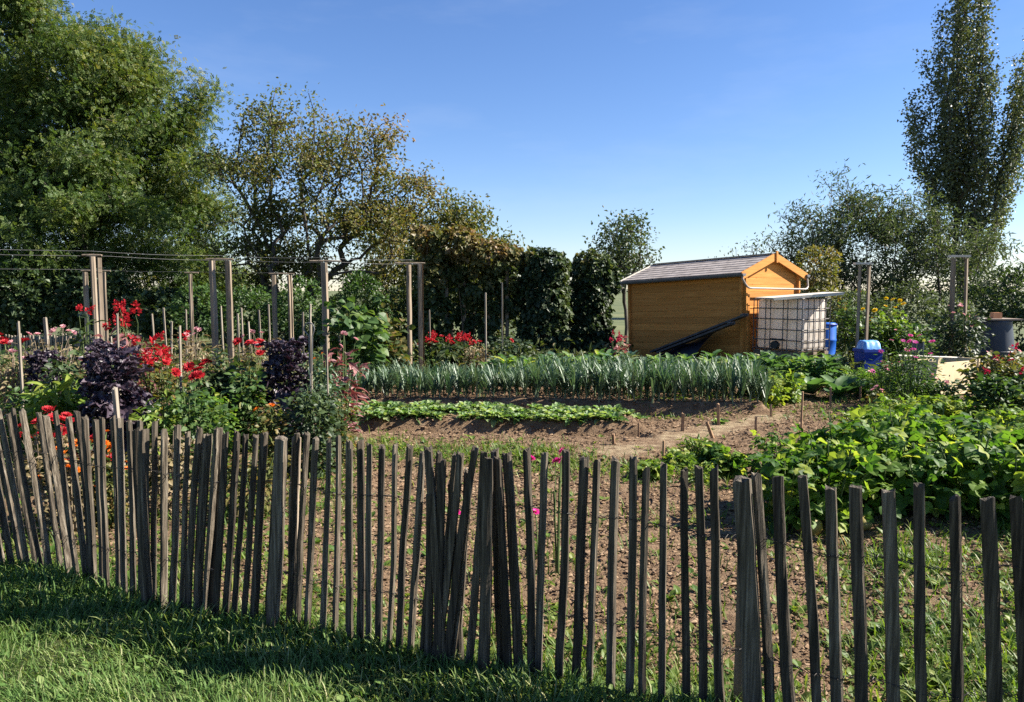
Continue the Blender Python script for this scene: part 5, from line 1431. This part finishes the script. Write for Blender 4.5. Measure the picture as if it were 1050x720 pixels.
# low salad row
LG = gridleaf(4, 5, lambda t: .3 * math.sin(PI * min(1, t * .85 + .12)) ** .8, .3, .2, .09, 3, 5)
def rosette(name, seed, n, ln, tmpl, mat, up0=.2, up1=1.4, jitter=.25, rise=0.0):
    r = np.random.default_rng(seed); a = Acc(); a.smooth = True
    t = np.linspace(0, 1, n); an = np.arange(n) * 2.4 + r.normal(0, .25, n); up = up0 + (up1 - up0) * t ** 1.3 + r.normal(0, jitter, n)
    pos = np.stack([np.cos(an) * .02, np.sin(an) * .02, .015 + rise * t], -1)
    scatter(a, tmpl, pos, np.stack([np.cos(an), np.sin(an), up], -1), np.stack([-np.cos(an) * up, -np.sin(an) * up, np.ones(n)], -1) + r.normal(0, .2, (n, 3)), ln * (1 - .35 * t) * r.uniform(.8, 1.2, n), r.random(n))
    return a.mesh(name, mat)
SM = [rosette('salad', 60 + i, 24, .14, LG, L_LETT, .3, 1.8, .45) for i in range(6)]
r = np.random.default_rng(45)
for row in range(3):
    for c in range(30):
        x = -2.25 + c * .122 + r.normal(0, .025); y = 8.7 + row * .3 + x * -.12 + r.normal(0, .03)
        pxx = x / y * F_PX + CX
        if pxx > 632 + row * 3 or pxx < 333 or r.random() < .12: continue
        o = link(bpy.data.objects.new('salad_plant', SM[r.integers(0, 6)])); o.location = (x, y, ghs(x, y)); o.rotation_euler = (0, 0, r.uniform(0, 6.28)); s = r.uniform(.75, 1.2); o.scale = (s, s, s)
        tag(o, 'low light green salad plant in the row in front of the leeks', 'salad plant', 'salad plants in the low green row')
for k, (px, d) in enumerate([(646, 9.0), (655, 9.1), (742, 8.8)]):
    o = link(bpy.data.objects.new('salad_plant', SM[k])); o.location = PL(px, d); s = .7; o.scale = (s, s, s)
    tag(o, ['stray low salad plant just past the right end of the salad row', 'stray salad plant beside the tall thin peg past the salad row', 'lone seedling beside the tilted peg on the bare soil'][k], 'salad plant', 'stray salad plants')

# cabbages and celery behind and beside the leeks
CG = gridleaf(6, 7, lambda t: .27 * math.sin(PI * min(1, t * .78 + .1)) ** .75, .5, .3, .05, 3, 7)
CB = gridleaf(6, 8, lambda t: .30 * math.sin(PI * min(1, t * .72 + .12)) ** .75, .35, .28, .03, 2, 9)
CG2 = gridleaf(6, 7, lambda t: .24 * math.sin(PI * min(1, t * .8 + .1)) ** .75, .65, .25, .08, 4, 8)
CM = [rosette('cabbage', 80 + i, 12, .44, CB, L_CABB, .5, 2.4, .55) for i in range(5)]
RM = [rosette('cabbage', 70 + i, 34, .21, CG if i % 2 else CG2, L_CABB if i % 3 else L_LEEK, -.2, 2.2, .6, .3) for i in range(5)]
BM = [rosette('cabbage', 90 + i, 34, .19, CG2, L_LETT if i else L_BEAN, -.2, 2.2, .6, .3) for i in range(3)]
r = np.random.default_rng(46)
for row in range(3):
    for c in range(19):
        d = 11.95 + row * .4; px = 500 + c * 19.5 + row * 7 + r.normal(0, 3)
        if px > 868: continue
        o = link(bpy.data.objects.new('cabbage', (RM if r.random() < .65 else BM)[r.integers(0, 3)])); o.location = PL(px, d + r.normal(0, .05), .06); o.rotation_euler = (0, 0, r.uniform(0, 6.28)); s = r.uniform(.95, 1.3); o.scale = (s, s, s)
        tag(o, 'leafy green cabbage in the rows between the leeks and the shed', 'cabbage', 'cabbages in rows before the shed')
for k, (px, d, s, lab) in enumerate([(836, 10.9, 1.0, 'large dark cabbage left of its big neighbour at the path end'), (864, 10.7, 1.08, 'biggest dark cabbage with broad leaf hanging to the soil'), (882, 11.4, .85, 'smaller dark cabbage behind the biggest one by the blue tub'), (815, 11.6, .9, 'dark cabbage tucked behind the yellow green celery')]):
    o = link(bpy.data.objects.new('cabbage', CM[k])); o.location = PL(px, d, .04); o.rotation_euler = (0, 0, k * 1.3 + .4); o.scale = (s, s, s)
    tag(o, lab, 'cabbage', 'big cabbages beside the path')
for k, (px, d, yt, wp, lab) in enumerate([(792, 10.05, 381, 36, 'yellow green celery clump at the right end of the leek rows'), (776, 10.4, 379, 30, 'paler celery clump just left of the yellow green one'), (812, 10.5, 377, 30, 'leafy celery clump between the yellow green one and the cabbages'), (752, 11.9, 374, 30, 'celery clump poking above the right part of the leek tops'), (690, 12.0, 375, 30, 'celery clump poking above the middle of the leek tops'), (620, 12.1, 376, 30, 'celery clump among the leek tops below the left shed corner'), (560, 12.1, 377, 28, 'celery clump among the leek tops below the vine columns')]):
    plant('celery_plant', lab, 'celery', PL(px, d), H(yt, d), RW(wp, d), 190, T_TRIF, .085, L_LIME, 1400 + k, 10, spread=1.2, tint=(0, .9) if k != 0 else (.3, 1))
for k, (px, d, yt, wp, lab) in enumerate([(716, 7.1, 447, 34, 'feathery lime green clump left of the bean patch beside the path'), (735, 6.9, 450, 26, 'broad leaved green clump touching the left corner of the bean patch'), (700, 6.8, 458, 30, 'low lime green clump nearest the thin dark peg'), (672, 6.4, 466, 34, 'lowest lime green clump left of the thin dark peg'), (752, 6.5, 456, 34, 'mid green clump merging into the left edge of the bean patch'), (722, 6.3, 468, 40, 'wide low lime green clump in front of the feathery one')]):
    plant('celery_plant', lab, 'celery', PL(px, d), H(yt, d), RW(wp, d), 240, T_LANCE if k in (0, 5) else T_TRIF, .07, L_LIME if k not in (1, 4) else L_BEAN, 1420 + k, 9, spread=1.2)
FERN = T_PINN
for k, (px, d, lab) in enumerate([(902, 10.9, 'feathery carrot tops right of the big cabbages'), (922, 11.1, 'feathery carrot tops below the pale pink flowers'), (888, 11.6, 'feathery carrot tops in front of the blue tub'), (770, 12.9, 'curly green tops before the caged tank, left clump'), (808, 12.7, 'curly green tops before the caged tank, middle clump'), (842, 12.6, 'curly green tops before the caged tank, right clump by the blue barrel')]):
    plant('carrot_plant', lab, 'carrot plant', PL(px, d), .42 if k < 3 else .5, .28, 260, FERN, .16, L_BEAN, 1440 + k, 10, spread=1.3)

# yellow green bushes between bean patch and flowers
for k, (px, d, yt, wp, lab) in enumerate([(925, 7.7, 402, 70, 'bright yellow green bush in front of the pink cosmos'), (890, 7.5, 414, 46, 'lime green bush at the path end left of the bright yellow green one'), (972, 8.9, 402, 62, 'wide yellow green bush under the small dark bush'), (1018, 8.8, 408, 60, 'golden green bush under the crimson flowered plant'), (1056, 7.5, 412, 70, 'light green bush at the right edge behind the bean patch')]):
    plant('lime_bush', lab, 'bush', PL(px, d), H(yt, d), RW(wp, d), 520, T_LANCE if k % 2 else T_TRIF, .085, L_LIME, 1460 + k, 10, spread=1.25, tint=(.1, 1))

# bean patch
def bean(seed):
    t = plant('bean_plant', 'bushy bean plant with broad trifoliate leaves in the right hand bean patch', 'bean plant', (0, 0, 0), .56, .27, 125, T_TRIF, .095, L_BEAN, seed, 7, group='bean plants in the right hand patch', spread=1.25, dens_low=.12, tint=(.0, 1))
    return t
protos = [bean(1500 + i) for i in range(6)]
used = [False] * 6
r = np.random.default_rng(47)
for row in range(5):
    y0 = 5.15 + row * .34
    for c in range(16):
        x = 1.4 + c * .30 + r.normal(0, .05); y = y0 + r.normal(0, .06) - (x - 2) * .05
        pxx = x / y * F_PX + CX
        lim = np.interp(y, [4.9, 5.6, 6.6, 7.4, 8.2], [812, 790, 790, 815, 870])
        if pxx < lim or pxx > 1150: continue
        k = int(r.integers(0, 6)); s = r.uniform(.72, 1.25) * (1.0 if pxx > 860 else .85); rz = r.uniform(0, 6.28); loc = (x, y, ghs(x, y))
        if not used[k]:
            protos[k].location = loc; protos[k].rotation_euler = (0, 0, rz); protos[k].scale = (s, s, s); used[k] = True
        else: copy_tree(protos[k], loc, rz, s)
# pumpkins under the beans
PUMP = solid_mat('pumpkin_skin', [(.2, .16, .04), (.28, .22, .06)], 5, .5, .1)
for k, (px, d, lab) in enumerate([(838, 4.95, 'ochre squash lying at the front left foot of the bean patch'), (893, 4.95, 'smaller ochre squash lying right of the first at the foot of the beans')]):
    a = Acc(); a.smooth = True; s = .085 - .02 * k; V = []; n = 20
    prof = [(math.sin(q), -math.cos(q)) for q in np.linspace(.05, PI - .05, 10)]
    for (pr, pz) in prof:
        for j in range(n):
            tt = j * 2 * PI / n; rr_ = pr * s * (1 + .07 * math.cos(8 * tt)); V.append((rr_ * math.cos(tt), rr_ * math.sin(tt), s * .8 + pz * s * .8))
    a.add(V, [(i * n + j, i * n + (j + 1) % n, (i + 1) * n + (j + 1) % n, (i + 1) * n + j) for i in range(9) for j in range(n)])
    t = thing('squash', PL(px, d), lab, 'squash'); part('fruit', a, PUMP, t)
    a = Acc(); a.tube([(0, 0, s * 1.5), (.01, 0, s * 1.75), (.03, 0, s * 1.9)], [.012, .009, .008], 6); part('stalk', a, STEM, t)

# ------------------------------------------------------------------ pegs and stakes
pegs = [(655, 434, 446, .02, 'thin dark peg past the right end of the salad row'), (630, 446, 457, .03, 'short brown peg at the lower corner of the salad row'), (700, 424, 442, .035, 'stubby orange brown peg left of the leek row end'), (737, 414, 436, .035, 'tall orange brown peg at the right end of the leek rows'), (734, 433, 449, .035, 'tilted brown peg on the trodden path'), (680, 452, 472, .02, 'thin dark peg beside the lime green clump'), (775, 428, 446, .028, 'greyish peg at the near corner of the bare soil'), (791, 415, 427, .03, 'small brown peg below the celery clump'), (822, 402, 440, .022, 'tall thin stake on the left flank of the bean patch'), (852, 398, 417, .032, 'brown peg in front of the biggest cabbage'), (882, 397, 414, .028, 'brown peg between the biggest cabbage and the lime bush'), (420, 462, 485, .03, 'brown peg in the grass behind the left half of the fence')]
for i, (px, yt, yb, w, lab) in enumerate(pegs):
    x, y = on_z(px, yb); z = z_at(yt, y)
    ln = -.10 if 'tilted' in lab else random.uniform(-.015, .015)
    o = cleft('peg', (x, y, -.08), (x + ln, y, max(.12, z)), w, w, 700 + i, mats=PEGM, n=6, rings=5)
    tag(o, lab, 'peg')
stakes = [(17, 330, 440, 6.6, .022, 0, 'thin pale stake at the far left edge before the dried plant'), (45, 326, 372, 8.8, .04, .05, 'short thick stake leaning among the wispy beige tops'), (119, 322, 380, 6.3, .018, 0, 'thin pale stake rising behind the tall purple kale'), (113, 398, 470, 5.2, .035, .06, 'bent pale stake leaning on the fence before the tall purple kale'), (183, 334, 400, 7.6, .022, -.03, 'thin brown stake among the broad mass of red flowers'), (318, 330, 420, 7.4, .018, 0, 'pale metal rod between the second kale and the castor plant'), (334, 345, 410, 7.2, .014, 0, 'thin dark rod beside the castor plant')]
for i, (px, yt, yb, d, w, ln, lab) in enumerate(stakes):
    x = x_at(px, d)
    o = cleft('stake', (x + ln, d, -.1), (x, d, z_at(yt, d)), w, w, 740 + i, mats=STAKEM, n=6, rings=8); tag(o, lab, 'stake')
r = np.random.default_rng(48)
bp = [(155, 322), (167, 316), (175, 330), (190, 318), (226, 314), (243, 322), (247, 316), (254, 330), (265, 318), (275, 312), (310, 320), (318, 312), (70, 345), (80, 340), (345, 318), (440, 318), (498, 300), (515, 290)]
for i, (px, yt) in enumerate(bp):
    d = 13.2 + r.uniform(0, 1.5)
    x = x_at(px, d); o = cleft('bean_pole', (x + r.normal(0, .03), d, -.1), (x, d, z_at(yt, d)), .03, .03, 760 + i, mats=STAKEM, n=5, rings=5)
    tag(o, 'thin pale bean pole standing among the weeds at the back of the left garden', 'pole', 'bean poles at the back of the left garden')
# bamboo hoop
pts = [(0, 0, 0), (-.004, 0, .55)] + [(.05 * math.cos(q) , 0, .62 + .06 * math.sin(q)) for q in np.linspace(PI * 1.1, -PI * .1, 12)] + [(.03, 0, .55), (.02, 0, .2)]
a = Acc(); a.tube(pts, .006, 5); q = part('wire_hoop', a, WIRE, loc=(x_at(316, 7.3), 7.3, z_at(331, 7.3) - .68)); tag(q, 'looped pale wire top above the metal rod by the second kale', 'wire')

# weedy undergrowth filling the back of the gardens
def undergrowth():
    r = np.random.default_rng(49); a = Acc(); n = 26000
    x = r.uniform(-9, 9, n); y = r.uniform(8.2, 16, n); pxx = x / y * F_PX + CX
    k = ((pxx < 345) & (y > 8.5)) | ((pxx > 868) & (y > 11.5)) | ((pxx > 330) & (pxx < 650) & (y > 12.9) & (y < 16))
    k &= r.random(n) < .3 + 1.0 * fbm(x, y, 61, 2)
    x, y = x[k], y[k]; n = len(x)
    hh = r.random(n) ** 1.5 * .55 * (.4 + fbm(x * 1.1, y * 1.1, 66, 2))
    an = r.uniform(0, 6.28, n)
    scatter(a, T_LANCE, np.stack([x, y, gh(x, y) + hh], -1), np.stack([np.cos(an), np.sin(an), r.uniform(-.2, 1.6, n)], -1), r.normal(0, .5, (n, 3)) + [0, 0, 1], r.uniform(.08, .2, n), np.clip(fbm(x * .8, y * .8, 71, 2) * .9 + r.normal(0, .2, n), 0, 1))
    m = leaf_mat('undergrowth_leaf', [(0, (.04, .06, .02)), (.5, (.08, .10, .03)), (.8, (.2, .17, .08)), (1, (.3, .23, .13))], .35)
    tag(part('undergrowth', a, m), 'tangled green and straw coloured weeds at the back of the gardens', 'weeds', kind='stuff')
undergrowth()
